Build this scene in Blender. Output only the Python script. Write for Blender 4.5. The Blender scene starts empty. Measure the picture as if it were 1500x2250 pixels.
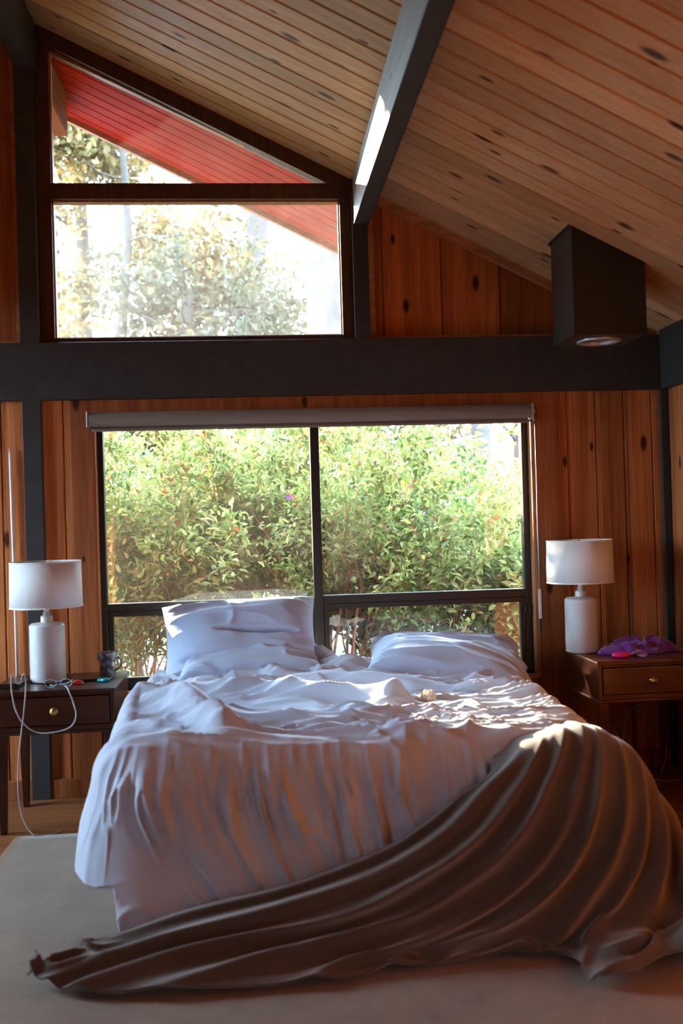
import bpy, math, random
import numpy as np
from mathutils import Vector, Matrix

C = bpy.context.scene
PI = math.pi
rng = np.random.default_rng(7)
random.seed(7)

# ------------------------------------------------------------------ camera
FPX, YAW, PITCH, ROLL = 2187.0, 0.0879, 0.0076, -0.0292
def cam_axis(x, y, f):
    c, s = math.cos(ROLL), math.sin(ROLL)
    x, y = c*x - s*y, s*x + c*y
    d = (x, f, y)
    cp, sp = math.cos(PITCH), math.sin(PITCH)
    d = (d[0], cp*d[1] - sp*d[2], sp*d[1] + cp*d[2])
    cy, sy = math.cos(YAW), math.sin(YAW)
    return Vector((cy*d[0] + sy*d[1], -sy*d[0] + cy*d[1], d[2]))
rx, uy, fw = cam_axis(1, 0, 0), cam_axis(0, 1, 0), cam_axis(0, 0, 1)
cd = bpy.data.cameras.new('camera')
cam = bpy.data.objects.new('camera', cd)
C.collection.objects.link(cam)
m = Matrix.Identity(4)
for i in range(3):
    m[i][0], m[i][1], m[i][2] = rx[i], uy[i], -fw[i]
m[2][3] = 1.3
cam.matrix_world = m
cd.sensor_fit = 'HORIZONTAL'; cd.sensor_width = 24.0
cd.lens = 24.0*FPX/1500.0
cd.clip_start = 0.05; cd.clip_end = 400
cd.dof.use_dof = True
cd.dof.focus_distance = 5.6
cd.dof.aperture_fstop = 2.4
C.camera = cam

# ------------------------------------------------------------------ light
w = bpy.data.worlds.new('world'); C.world = w; w.use_nodes = True
wn = w.node_tree.nodes; wn.clear()
wo = wn.new('ShaderNodeOutputWorld'); bg = wn.new('ShaderNodeBackground')
bg.inputs['Color'].default_value = (0.58, 0.79, 1.0, 1)
bg.inputs['Strength'].default_value = 14.0
w.node_tree.links.new(bg.outputs[0], wo.inputs[0])
SUN_EL, SUN_AZ = math.radians(15.5), math.radians(37)   # azimuth towards -X from +Y
sd = bpy.data.lights.new('sun', 'SUN'); sd.energy = 17.0; sd.angle = math.radians(0.9)
sd.color = (1.0, 0.80, 0.56)
so = bpy.data.objects.new('sun', sd); C.collection.objects.link(so)
to_sun = Vector((-math.sin(SUN_AZ)*math.cos(SUN_EL), math.cos(SUN_AZ)*math.cos(SUN_EL), math.sin(SUN_EL)))
so.rotation_euler = to_sun.to_track_quat('Z', 'Y').to_euler()
so.location = to_sun*20

vs = C.view_settings
vs.view_transform = 'Standard'; vs.look = 'None'; vs.gamma = 1.0
vs.exposure = 1.62; vs.use_curve_mapping = False
cy = C.cycles
cy.use_denoising = True
try: cy.denoiser = 'OPENIMAGEDENOISE'
except Exception: pass
cy.max_bounces = 10; cy.diffuse_bounces = 5; cy.glossy_bounces = 3
cy.transmission_bounces = 4; cy.transparent_max_bounces = 12
cy.sample_clamp_indirect = 6.0
cy.caustics_reflective = False; cy.caustics_refractive = False

# ------------------------------------------------------------------ helpers
class MB:
    def __init__(s): s.v = []; s.f = []; s.n = 0
    def add(s, v, f):
        b = len(s.v); s.v += [tuple(map(float, p)) for p in v]
        s.f += [tuple(b+i for i in q) for q in f]; return s
    def box(s, x0, x1, y0, y1, z0, z1):
        v = [(x0,y0,z0),(x1,y0,z0),(x1,y1,z0),(x0,y1,z0),(x0,y0,z1),(x1,y0,z1),(x1,y1,z1),(x0,y1,z1)]
        return s.add(v, [(0,3,2,1),(4,5,6,7),(0,1,5,4),(1,2,6,5),(2,3,7,6),(3,0,4,7)])
    def prism(s, poly, y0, y1):      # poly of (x,z), counter clockwise seen from -Y
        n = len(poly)
        v = [(x,y0,z) for x,z in poly] + [(x,y1,z) for x,z in poly]
        f = [tuple(range(n)), tuple(range(2*n-1, n-1, -1))]
        f += [(i, i+n, (i+1)%n+n, (i+1)%n) for i in range(n)]
        return s.add(v, f)
    def tube(s, pts, r, k=8, cap=True):
        pts = [Vector(p) for p in pts]; n = len(pts)
        rr = r if hasattr(r, '__len__') else [r]*n
        up = Vector((0.13, 0.21, 0.97)); V = []
        for i, p in enumerate(pts):
            t = (pts[min(i+1,n-1)] - pts[max(i-1,0)]).normalized()
            a = t.cross(up)
            if a.length < .1: a = t.cross(Vector((1,0,0)))
            a.normalize(); b = t.cross(a).normalized()
            for j in range(k):
                an = 2*PI*j/k
                V.append(p + a*math.cos(an)*rr[i] + b*math.sin(an)*rr[i])
        F = [(i*k+j, i*k+(j+1)%k, (i+1)*k+(j+1)%k, (i+1)*k+j) for i in range(n-1) for j in range(k)]
        if cap: F += [tuple(range(k-1,-1,-1)), tuple((n-1)*k+j for j in range(k))]
        return s.add(V, F)
    def lathe(s, prof, c=(0,0,0), k=48, close=False):
        n = len(prof); V = []
        for (r, z) in prof:
            for j in range(k):
                a = 2*PI*j/k; V.append((c[0]+r*math.cos(a), c[1]+r*math.sin(a), c[2]+z))
        m_ = n if close else n-1
        F = [(i*k+j, i*k+(j+1)%k, ((i+1)%n)*k+(j+1)%k, ((i+1)%n)*k+j) for i in range(m_) for j in range(k)]
        return s.add(V, F)
    def grid(s, P):                   # P: (n,m,3) array
        n, m_ = P.shape[:2]
        F = [(i*m_+j, (i+1)*m_+j, (i+1)*m_+j+1, i*m_+j+1) for i in range(n-1) for j in range(m_-1)]
        return s.add(P.reshape(-1,3).tolist(), F)
    def build(s, name, mat, parent=None, smooth=False, bevel=0, solid=0, sub=0):
        me = bpy.data.meshes.new(name); me.from_pydata(s.v, [], s.f); me.update()
        me.materials.append(mat)
        o = bpy.data.objects.new(name, me); C.collection.objects.link(o)
        if smooth: me.polygons.foreach_set('use_smooth', [True]*len(me.polygons))
        if parent is not None: o.parent = parent
        if solid:
            q = o.modifiers.new('s', 'SOLIDIFY'); q.thickness = solid; q.offset = 0
        if bevel:
            q = o.modifiers.new('b', 'BEVEL'); q.width = bevel; q.segments = 2; q.limit_method = 'ANGLE'
        if sub:
            q = o.modifiers.new('u', 'SUBSURF'); q.levels = sub; q.render_levels = sub
        return o
def tag(o, label=None, cat=None, group=None, kind=None):
    if label: o['label'] = label
    if cat: o['category'] = cat
    if group: o['group'] = group
    if kind: o['kind'] = kind
    return o
def empty(name, loc, label, cat, group=None):
    o = bpy.data.objects.new(name, None); C.collection.objects.link(o)
    o.empty_display_size = .05; o.location = loc
    return tag(o, label, cat, group)
def struct(name, mb, mat, parent=None, **k):
    o = mb.build(name, mat, parent, **k)
    if parent is None: o['kind'] = 'structure'
    return o
def local(mb, loc):                   # shift a mesh builder into its empty's frame
    mb.v = [(x-loc[0], y-loc[1], z-loc[2]) for x,y,z in mb.v]; return mb
def copy_tree(o, loc):
    r = o.copy(); C.collection.objects.link(r); r.location = loc
    for ch in list(o.children):
        c = ch.copy(); C.collection.objects.link(c); c.parent = r
        for g in list(ch.children):
            d = g.copy(); C.collection.objects.link(d); d.parent = c
    return r

# ---- numpy noise
_perm = np.random.default_rng(3).random((256,256))
def vnoise(x, y, seed=0):
    x = np.asarray(x)+seed*17.31; y = np.asarray(y)+seed*9.17
    xi = np.floor(x).astype(int); yi = np.floor(y).astype(int)
    fx, fy = x-xi, y-yi
    fx = fx*fx*fx*(fx*(fx*6-15)+10); fy = fy*fy*fy*(fy*(fy*6-15)+10)
    g = lambda a, b: _perm[a & 255, b & 255]
    return (g(xi,yi)*(1-fx)*(1-fy)+g(xi+1,yi)*fx*(1-fy)+g(xi,yi+1)*(1-fx)*fy+g(xi+1,yi+1)*fx*fy)*2-1
def ridge(x, y, seed=0, p=1.6):
    return (1-np.abs(vnoise(x, y, seed)))**p
def sstep(a, b, x):
    t = np.clip((x-a)/(b-a), 0, 1); return t*t*(3-2*t)
def catmull(P, u):                    # P (n,3), u in [0,n-1]
    P = np.asarray(P, float); n = len(P)
    i = np.clip(np.floor(u).astype(int), 0, n-2); t = (u-i)[..., None]
    p0 = P[np.clip(i-1,0,n-1)]; p1 = P[i]; p2 = P[i+1]; p3 = P[np.clip(i+2,0,n-1)]
    return .5*((2*p1)+(-p0+p2)*t+(2*p0-5*p1+4*p2-p3)*t**2+(-p0+3*p1-3*p2+p3)*t**3)

# ------------------------------------------------------------------ materials
def newmat(name):
    mt = bpy.data.materials.new(name); mt.use_nodes = True
    nt = mt.node_tree; b = nt.nodes['Principled BSDF']; return mt, nt, b
def N(nt, t, **kw):
    n = nt.nodes.new(t)
    for k, v in kw.items():
        if hasattr(n, k): setattr(n, k, v)
    return n
def ramp(nt, fac, stops):
    r = nt.nodes.new('ShaderNodeValToRGB'); e = r.color_ramp.elements
    while len(e) < len(stops): e.new(.5)
    for i, (p, c) in enumerate(stops):
        e[i].position = p; e[i].color = (*c, 1) if len(c) == 3 else c
    nt.links.new(fac, r.inputs[0]); return r.outputs[0]
def plain(name, col, rough=.6, metal=0, noise=.0, scale=30, sheen=0, spec=None, coat=0):
    mt, nt, b = newmat(name)
    b.inputs['Roughness'].default_value = rough; b.inputs['Metallic'].default_value = metal
    tc = N(nt, 'ShaderNodeTexCoord'); no = N(nt, 'ShaderNodeTexNoise')
    no.inputs['Scale'].default_value = scale; no.inputs['Detail'].default_value = 4
    nt.links.new(tc.outputs['Object'], no.inputs['Vector'])
    a = tuple(c*(1-noise) for c in col); d = tuple(min(1, c*(1+noise)) for c in col)
    nt.links.new(ramp(nt, no.outputs[0], [(.3, a), (.7, d)]), b.inputs['Base Color'])
    if sheen: b.inputs['Sheen Weight'].default_value = sheen
    if coat: b.inputs['Coat Weight'].default_value = coat; b.inputs['Coat Roughness'].default_value = .15
    if spec is not None: b.inputs['Specular IOR Level'].default_value = spec
    return mt
def wood(name, cols, grain='Z', idx='X', bw=.147, off=0., rough=.5, knots=.5, var=.35, spec=.2, coat=0, gr=1.):
    """boards run along `grain`, are bw wide along `idx`"""
    mt, nt, b = newmat(name); L = nt.links.new
    b.inputs['Roughness'].default_value = rough; b.inputs['Specular IOR Level'].default_value = spec
    if coat: b.inputs['Coat Weight'].default_value = coat; b.inputs['Coat Roughness'].default_value = .12
    tc = N(nt, 'ShaderNodeTexCoord'); sp = N(nt, 'ShaderNodeSeparateXYZ'); L(tc.outputs['Object'], sp.inputs[0])
    def math_(op, a, c=None):
        n = N(nt, 'ShaderNodeMath'); n.operation = op
        for i, q in enumerate((a, c)):
            if q is None: continue
            if isinstance(q, (int, float)): n.inputs[i].default_value = q
            else: L(q, n.inputs[i])
        return n.outputs[0]
    bi = math_('FLOOR', math_('DIVIDE', math_('SUBTRACT', sp.outputs[idx], off), bw))
    wn_ = N(nt, 'ShaderNodeTexWhiteNoise'); wn_.noise_dimensions = '1D'; L(bi, wn_.inputs['W'])
    comb = N(nt, 'ShaderNodeCombineXYZ')
    ax = {'X':0,'Y':1,'Z':2}
    oth = [a for a in 'XYZ' if a not in (grain, idx)][0]
    L(math_('MULTIPLY', sp.outputs[grain], .9), comb.inputs[0])
    L(math_('MULTIPLY', sp.outputs[idx], 16.), comb.inputs[1])
    L(math_('ADD', math_('MULTIPLY', sp.outputs[oth], 6. if oth != grain else 1.), math_('MULTIPLY', wn_.outputs[0], 37.)), comb.inputs[2])
    no = N(nt, 'ShaderNodeTexNoise'); no.inputs['Scale'].default_value = 1.6; no.inputs['Detail'].default_value = 6
    no.inputs['Roughness'].default_value = .6; no.inputs['Distortion'].default_value = .6
    L(comb.outputs[0], no.inputs['Vector'])
    c0 = ramp(nt, no.outputs[0], [(.28, cols[0]), (.5, cols[1]), (.72, cols[2])])
    # fine grain streaks
    comb2 = N(nt, 'ShaderNodeCombineXYZ')
    L(math_('MULTIPLY', sp.outputs[grain], 3.), comb2.inputs[0]); L(math_('MULTIPLY', sp.outputs[idx], 150.), comb2.inputs[1])
    L(math_('MULTIPLY', sp.outputs[oth], 40.), comb2.inputs[2])
    n2 = N(nt, 'ShaderNodeTexNoise'); n2.inputs['Scale'].default_value = 1.; n2.inputs['Detail'].default_value = 3
    L(comb2.outputs[0], n2.inputs['Vector'])
    mp = N(nt, 'ShaderNodeMapRange'); L(n2.outputs[0], mp.inputs[0])
    mp.inputs[1].default_value = .3; mp.inputs[2].default_value = .7; mp.inputs[3].default_value = 1-.22*gr; mp.inputs[4].default_value = 1+.15*gr
    # board tone
    mv = N(nt, 'ShaderNodeMapRange'); L(wn_.outputs[0], mv.inputs[0]); mv.inputs[3].default_value = 1-var; mv.inputs[4].default_value = 1+var*.7
    tone = math_('MULTIPLY', mp.outputs[0], mv.outputs[0])
    mx = N(nt, 'ShaderNodeVectorMath'); mx.operation = 'SCALE'; L(c0, mx.inputs[0]); L(tone, mx.inputs['Scale'])
    out = mx.outputs[0]
    if knots:
        comb3 = N(nt, 'ShaderNodeCombineXYZ')
        L(math_('ADD', math_('MULTIPLY', sp.outputs[grain], 2.6), math_('MULTIPLY', wn_.outputs[0], 91.)), comb3.inputs[0]); L(math_('MULTIPLY', sp.outputs[idx], 6.), comb3.inputs[1])
        L(math_('MULTIPLY', bi, 7.3), comb3.inputs[2])
        vo = N(nt, 'ShaderNodeTexVoronoi'); vo.voronoi_dimensions = '2D'; vo.inputs['Scale'].default_value = 1.0
        L(comb3.outputs[0], vo.inputs['Vector'])
        sc = N(nt, 'ShaderNodeSeparateColor'); L(vo.outputs['Color'], sc.inputs[0])
        rad = math_('MULTIPLY', math_('GREATER_THAN', sc.outputs[0], 1-knots), math_('ADD', math_('MULTIPLY', sc.outputs[1], .07), .035))
        k = N(nt, 'ShaderNodeMapRange'); k.interpolation_type = 'SMOOTHSTEP'
        L(math_('DIVIDE', vo.outputs['Distance'], math_('ADD', rad, .0001)), k.inputs[0])
        k.inputs[1].default_value = .55; k.inputs[2].default_value = 1.5
        k.inputs[3].default_value = 1.; k.inputs[4].default_value = 0.
        mk = N(nt, 'ShaderNodeMixRGB'); L(k.outputs[0], mk.inputs[0]); L(out, mk.inputs[1])
        mk.inputs[2].default_value = (cols[0][0]*.18, cols[0][1]*.18, cols[0][2]*.2, 1)
        out = mk.outputs[0]
    L(out, b.inputs['Base Color'])
    bp = N(nt, 'ShaderNodeBump'); bp.inputs['Strength'].default_value = .12; bp.inputs['Distance'].default_value = .004
    L(n2.outputs[0], bp.inputs['Height']); L(bp.outputs[0], b.inputs['Normal'])
    return mt
def fabric(name, col, rough=.9, sheen=.3, weave=900, bump=.15, noise=.06, trans=0.):
    mt, nt, b = newmat(name); L = nt.links.new
    tc = N(nt, 'ShaderNodeTexCoord'); no = N(nt, 'ShaderNodeTexNoise'); no.inputs['Scale'].default_value = 5
    no.inputs['Detail'].default_value = 5; L(tc.outputs['Object'], no.inputs['Vector'])
    a = tuple(c*(1-noise) for c in col); d = tuple(min(1, c*(1+noise)) for c in col)
    L(ramp(nt, no.outputs[0], [(.3, a), (.7, d)]), b.inputs['Base Color'])
    b.inputs['Roughness'].default_value = rough; b.inputs['Sheen Weight'].default_value = sheen
    b.inputs['Specular IOR Level'].default_value = .15
    n2 = N(nt, 'ShaderNodeTexNoise'); n2.inputs['Scale'].default_value = weave; L(tc.outputs['Object'], n2.inputs['Vector'])
    bp = N(nt, 'ShaderNodeBump'); bp.inputs['Strength'].default_value = bump; bp.inputs['Distance'].default_value = .002
    L(n2.outputs[0], bp.inputs['Height']); L(bp.outputs[0], b.inputs['Normal'])
    return mt
def glass(name, tint=(1,1,1), dust=.0, dust_col=(1,.97,.9)):
    mt = bpy.data.materials.new(name); mt.use_nodes = True; nt = mt.node_tree; nt.nodes.clear(); L = nt.links.new
    out = N(nt, 'ShaderNodeOutputMaterial'); tr = N(nt, 'ShaderNodeBsdfTransparent'); gl = N(nt, 'ShaderNodeBsdfGlossy')
    tr.inputs[0].default_value = (*tint, 1); gl.inputs['Roughness'].default_value = .02
    fr = N(nt, 'ShaderNodeFresnel'); fr.inputs[0].default_value = 1.45
    mx = N(nt, 'ShaderNodeMixShader'); L(fr.outputs[0], mx.inputs[0]); L(tr.outputs[0], mx.inputs[1]); L(gl.outputs[0], mx.inputs[2])
    last = mx
    if dust:
        tl = N(nt, 'ShaderNodeBsdfTranslucent'); tl.inputs[0].default_value = (*dust_col, 1)
        tc = N(nt, 'ShaderNodeTexCoord'); no = N(nt, 'ShaderNodeTexNoise'); no.inputs['Scale'].default_value = 3.5
        no.inputs['Detail'].default_value = 9; no.inputs['Roughness'].default_value = .75
        L(tc.outputs['Object'], no.inputs['Vector'])
        mr = N(nt, 'ShaderNodeMapRange'); L(no.outputs[0], mr.inputs[0])
        mr.inputs[1].default_value = .35; mr.inputs[2].default_value = .75; mr.inputs[3].default_value = dust*.5; mr.inputs[4].default_value = dust*1.8
        m2 = N(nt, 'ShaderNodeMixShader'); L(mr.outputs[0], m2.inputs[0]); L(mx.outputs[0], m2.inputs[1]); L(tl.outputs[0], m2.inputs[2])
        last = m2
    L(last.outputs[0], out.inputs[0]); return mt
def leafmat(name, stops, trans=.5, rough=.5, spec=.3):
    mt = bpy.data.materials.new(name); mt.use_nodes = True; nt = mt.node_tree; L = nt.links.new
    b = nt.nodes['Principled BSDF']; out = nt.nodes['Material Output']
    ge = N(nt, 'ShaderNodeNewGeometry'); col = ramp(nt, ge.outputs['Random Per Island'], stops)
    L(col, b.inputs['Base Color']); b.inputs['Roughness'].default_value = rough
    b.inputs['Specular IOR Level'].default_value = spec
    tl = N(nt, 'ShaderNodeBsdfTranslucent'); L(col, tl.inputs[0])
    mx = N(nt, 'ShaderNodeMixShader'); mx.inputs[0].default_value = trans
    L(b.outputs[0], mx.inputs[1]); L(tl.outputs[0], mx.inputs[2]); L(mx.outputs[0], out.inputs[0])
    return mt

REDW = [(.26,.072,.022), (.44,.145,.045), (.56,.22,.075)]
M = {}
M['wall'] = wood('redwood_boards', REDW, 'Z', 'X', .147, .0, .5, .55, .35)
M['wallY'] = wood('redwood_boards_side', REDW, 'Z', 'Y', .147, .0, .5, .5, .3)
M['upper'] = wood('dark_redwood', [(.22,.055,.018), (.35,.10,.03), (.46,.155,.05)], 'Z', 'X', .3, .08, .5, .45, .35)
M['casing'] = wood('redwood_casing', [(.18,.048,.015), (.28,.08,.025), (.36,.12,.038)], 'Z', 'X', .6, .03, .5, .3, .1)
M['trimwood'] = wood('cedar_trim', [(.30,.11,.045), (.42,.17,.07), (.5,.22,.1)], 'X', 'Y', .5, .03, .5, .2, .1)
M['trimwoodZ'] = wood('cedar_trim_upright', [(.28,.10,.04), (.38,.15,.06), (.46,.19,.08)], 'Z', 'Y', .5, .03, .5, .2, .1)
M['ceil'] = wood('cedar_ceiling', [(.50,.27,.125), (.58,.335,.165), (.65,.40,.215)], 'X', 'Y', .12, .11, .6, .6, .30, .12, 0, .35)
M['beam'] = plain('black_stain', (.036,.034,.033), .5, noise=.15, scale=14, spec=.22)
M['rafter'] = wood('rafter_wood', [(.15,.115,.08), (.20,.16,.115), (.26,.21,.15)], 'Y', 'Z', .5, .03, .55, .35, .1)
M['framewood'] = wood('brown_window_frame', [(.05,.02,.014), (.075,.03,.02), (.10,.042,.028)], 'Z', 'X', .5, .03, .5, 0, .1)
M['alu'] = plain('bronze_aluminium', (.022,.019,.017), .38, metal=.3, noise=.05, spec=.5)
M['eave'] = wood('red_painted_soffit', [(.26,.015,.008), (.33,.02,.01), (.4,.028,.013)], 'X', 'Y', .12, .11, .8, .1, .12, .03, 0, .5)
M['eavebeam'] = wood('weathered_beam', [(.14,.06,.035), (.22,.10,.06), (.30,.15,.09)], 'Y', 'Z', .5, 0, .7, .2, .1)
M['floor'] = wood('oak_floor', [(.15,.05,.016), (.22,.08,.026), (.29,.115,.04)], 'X', 'Y', .085, 0, .42, .1, .25, .4)
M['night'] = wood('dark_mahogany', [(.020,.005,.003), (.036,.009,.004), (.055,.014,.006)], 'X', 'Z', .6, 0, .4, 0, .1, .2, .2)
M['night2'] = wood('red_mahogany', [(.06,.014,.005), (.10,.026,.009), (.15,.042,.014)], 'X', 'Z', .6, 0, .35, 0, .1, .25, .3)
M['glassU'] = glass('dusty_glass', (.98,.98,.98), .011)
M['glassL'] = glass('window_glass', (.97,.98,.97), .003)

YW, YB = 4.915, 4.88          # wall boards, beam faces
def roof(x): return 3.25 - .5*x if x > -1.04 else 3.25 + .52 + .5*(x+1.04)

# ------------------------------------------------------------------ setting: floor, ceiling, walls
def ystrip_boards(mb, x0, x1, fz, y0, y1, bw, off, th=.022, g=.0085):
    """ceiling boards running along X, chamfered edges below"""
    k0 = math.floor((y0-off)/bw); k1 = math.ceil((y1-off)/bw)
    for k in range(k0, k1):
        a, b_ = max(y0, off+k*bw), min(y1, off+(k+1)*bw)
        if b_-a < .01: continue
        v = []
        for x in (x0, x1):
            z = fz(x)
            v += [(x, a+.0034, z+th), (x, a+.0034, z+g*1.3), (x, a+g, z), (x, b_-g, z), (x, b_-.0034, z+g*1.3), (x, b_-.0034, z+th)]
        f = [(i, i+1, i+7, i+6) for i in range(5)] + [(5,0,6,11)] + [(5,4,3,2,1,0), (6,7,8,9,10,11)]
        mb.add(v, f)
fl = MB().box(-3.6, 2.3, -3.6, 4.95, -.06, 0)
struct('floor', fl, M['floor'])
ce = MB()
ystrip_boards(ce, -1.05, 2.3, lambda x: 3.25-.5*x, -3.6, 4.99, .12, .11)
ce.add([(-1.05,-3.6,3.797),(2.3,-3.6,2.122),(2.3,4.99,2.122),(-1.05,4.99,3.797),(-1.05,-3.6,3.92),(2.3,-3.6,2.25),(2.3,4.99,2.25),(-1.05,4.99,3.92)],
       [(0,3,2,1),(4,5,6,7),(0,1,5,4),(1,2,6,5),(2,3,7,6),(3,0,4,7)])
ystrip_boards(ce, -3.6, -1.05, lambda x: 3.77+.5*(x+1.04), -3.6, 4.99, .12, .11)
ce.add([(-3.6,-3.6,2.513),(-1.05,-3.6,3.788),(-1.05,4.99,3.788),(-3.6,4.99,2.513),(-3.6,-3.6,2.66),(-1.05,-3.6,3.92),(-1.05,4.99,3.92),(-3.6,4.99,2.66)],
       [(0,3,2,1),(4,5,6,7),(0,1,5,4),(1,2,6,5),(2,3,7,6),(3,0,4,7)])
struct('ceiling', ce, M['ceil'])

def vboards(mb, x0, x1, z0, z1, y, bw, off, g=.006, th=.022, ztop=None):
    k0 = math.floor((x0-off)/bw+1e-6); k1 = math.ceil((x1-off)/bw-1e-6)
    for k in range(k0, k1):
        a, b_ = max(x0, off+k*bw), min(x1, off+(k+1)*bw)
        if b_-a < .004: continue
        xs = [(a+.0008, y+th), (a+.0008, y+g*1.3), (a+g, y), (b_-g, y), (b_-.0008, y+g*1.3), (b_-.0008, y+th)]
        v = [(x, yy, z0) for x, yy in xs] + [(x, yy, (ztop(x) if ztop else z1)) for x, yy in xs]
        f = [(i, i+1, i+7, i+6)[::-1] for i in range(5)] + [(5,0,6,11)[::-1], (0,1,2,3,4,5), (11,10,9,8,7,6)]
        mb.add(v, f)
wb = MB()
BW, BO = .147, 1.592-9*.147
vboards(wb, -3.6, -.762, 0, 1.95, YW, BW, BO)
vboards(wb, 1.408, 2.3, 0, 1.95, YW, BW, BO)
vboards(wb, -.762, 1.408, 0, .50, YW, BW, BO)
vboards(wb, -.762, 1.408, 1.83, 1.95, YW, BW, BO)
for (x0,x1,z0,z1) in ((-3.6,-.762,-.4,1.93),(1.408,2.3,-.4,1.93),(-.762,1.408,-.4,.50),(-.762,1.408,1.83,1.93)):
    wb.box(x0, x1, YW+.0215, 5.03, z0, z1)
# solid wall behind the upper panels
wb.prism([(.6,2.0),(2.3,2.0),(2.3,2.11),(.6,2.96)], 4.995, 5.03)
wb.prism([(-3.6,2.0),(-1.02,2.0),(-1.02,3.9),(-3.6,2.5)], 4.995, 5.03)
struct('wall_back', wb, M['wall'])
up = MB(); UW = .3
vboards(up, .605, 2.12, 2.19, 3, 4.972, UW, .08, ztop=lambda x: 3.25-.5*x+.01)
vboards(up, -3.6, -1.08, 2.19, 3, 4.972, UW, .08, ztop=lambda x: 3.77+.5*(x+1.04)+.01)
struct('wall_upper_panel', up, M['upper'])
# side walls, the left one with added openings, and the wall behind the camera
wr = MB()
def yboards(mb, x, y0, y1, z0, z1, sgn):
    k0 = math.floor(y0/.147); k1 = math.ceil(y1/.147)
    for k in range(k0, k1):
        a, b_ = max(y0, k*.147), min(y1, (k+1)*.147)
        if b_-a < .004: continue
        s_ = [(x+sgn*.022, a+.0008), (x+sgn*.0045, a+.0008), (x, a+.0035), (x, b_-.0035), (x+sgn*.0045, b_-.0008), (x+sgn*.022, b_-.0008)]
        v = [(p, q, z0) for p, q in s_]+[(p, q, z1) for p, q in s_]
        mb.add(v, [(i, i+1, i+7, i+6) for i in range(5)]+[(5,0,6,11), (5,4,3,2,1,0), (6,7,8,9,10,11)])
yboards(wr, 2.115, -3.6, 4.93, 0, 2.0, 1)
wr.box(2.137, 2.25, -3.6, 4.99, -.4, 2.2)
struct('wall_right', wr, M['wallY'])
wl = MB()
OY0, OY1, OZ0, OZ1 = 3.3, 4.6, .75, 2.42       # unseen window added in the left wall for cool light on the bed
yboards(wl, -3.45, OY1, 4.93, 0, 2.58, -1)
yboards(wl, -3.45, -1.2, OY0, 0, 2.58, -1)
yboards(wl, -3.45, -3.6, -1.6, 0, 2.58, -1)
wl.box(-3.6, -3.472, OY1, 4.99, -.4, 2.6); wl.box(-3.6, -3.472, -1.2, OY0, -.4, 2.6); wl.box(-3.6, -3.472, -3.6, -1.6, -.4, 2.6)
wl.box(-3.6, -3.45, -1.6, -1.2, 2.1, 2.6); wl.box(-3.6, -3.45, -1.6, -1.2, -.4, .05)      # doorway gap behind the viewer, unseen and added for warm fill
wl.box(-3.6, -3.45, OY0, OY1, OZ1, 2.6); wl.box(-3.6, -3.45, OY0, OY1, -.4, OZ0)
struct('wall_left', wl, M['wallY'])
wd = MB()
for y_ in (OY0, (OY0+OY1)/2-.03, OY1-.06): wd.box(-3.55, -3.49, y_, y_+.06, OZ0, OZ1)
wd.box(-3.55, -3.49, OY0, OY1, OZ1-.06, OZ1); wd.box(-3.55, -3.49, OY0, OY1, OZ0, OZ0+.06)
struct('added_side_window', wd, M['alu'])  # frame of the unseen window, added to let in daylight
wf = MB()
wf.prism([(-3.6,-.4),(2.3,-.4),(2.3,2.12),(-1.05,3.85),(-3.6,2.55)], -3.6, -3.5)
struct('wall_front', wf, M['wall'])

# black posts, beams (structure trims)
tr = MB().prism([(-3.45,1.915),(2.075,1.915),(2.075,2.192),(-3.45,2.192)], YB, 4.985)
struct('trim_1', tr, M['beam'], bevel=.003)                     # cross beam
struct('trim_2', MB().box(-1.093, -1.004, YB+.004, 4.99, 0, 3.60), M['beam'], bevel=.003)   # left post
struct('trim_3', MB().box(.525, .602, YB+.004, 4.99, 2.19, 2.99), M['beam'], bevel=.003)    # short post
struct('trim_4', MB().box(2.073, 2.112, YB+.006, 4.93, 0, 1.915), M['beam'], bevel=.002)    # corner post
rb = MB().prism([(.532,2.76),(.602,2.76),(.602,2.97),(.532,3.0)], -3.5, 5.75)
# rafter: grey-brown wood sides, black underside built as its own strip
struct('trim_5', rb, M['rafter'])
struct('trim_6', MB().box(.530, .6045, -3.5, 4.97, 2.752, 2.762), M['beam'])
struct('trim_7', MB().box(.6025, .606, -3.5, 4.97, 2.752, 2.962), M['beam'])
struct('trim_8', MB().prism([(-1.085,3.52),(-.99,3.52),(-.99,3.75),(-1.085,3.76)], -3.5, 4.97), M['beam'])   # ridge beam
struct('trim_9', MB().prism([(-1.085,3.52),(-.99,3.52),(-.99,3.75),(-1.085,3.76)], 4.99, 5.74), M['eavebeam'])
struct('trim_10', MB().box(2.072, 2.14, -3.5, YB, 1.916, 2.235), M['beam'], bevel=.003)      # beam over the right wall
# light wood beads around the upper panels
t = MB()
t.box(.605, 2.075, 4.935, 4.99, 2.188, 2.212); t.box(.605, .634, 4.935, 4.99, 2.212, 2.945)
t.prism([(.634,2.893),(2.075,2.172),(2.075,2.215),(.634,2.936)], 4.93, 4.99)
t.box(-3.45, -1.093, 4.935, 4.99, 2.188, 2.21); t.box(-1.12, -1.093, 4.935, 4.99, 2.21, 3.6)
struct('trim_11', t, M['trimwood'])
# inner trim where ceiling meets the tall window
t = MB().prism([(-1.004,3.675),(.526,2.91),(.526,2.985),(-1.004,3.75)], 4.905, 4.99)
struct('trim_12', t, M['framewood'])
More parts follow.
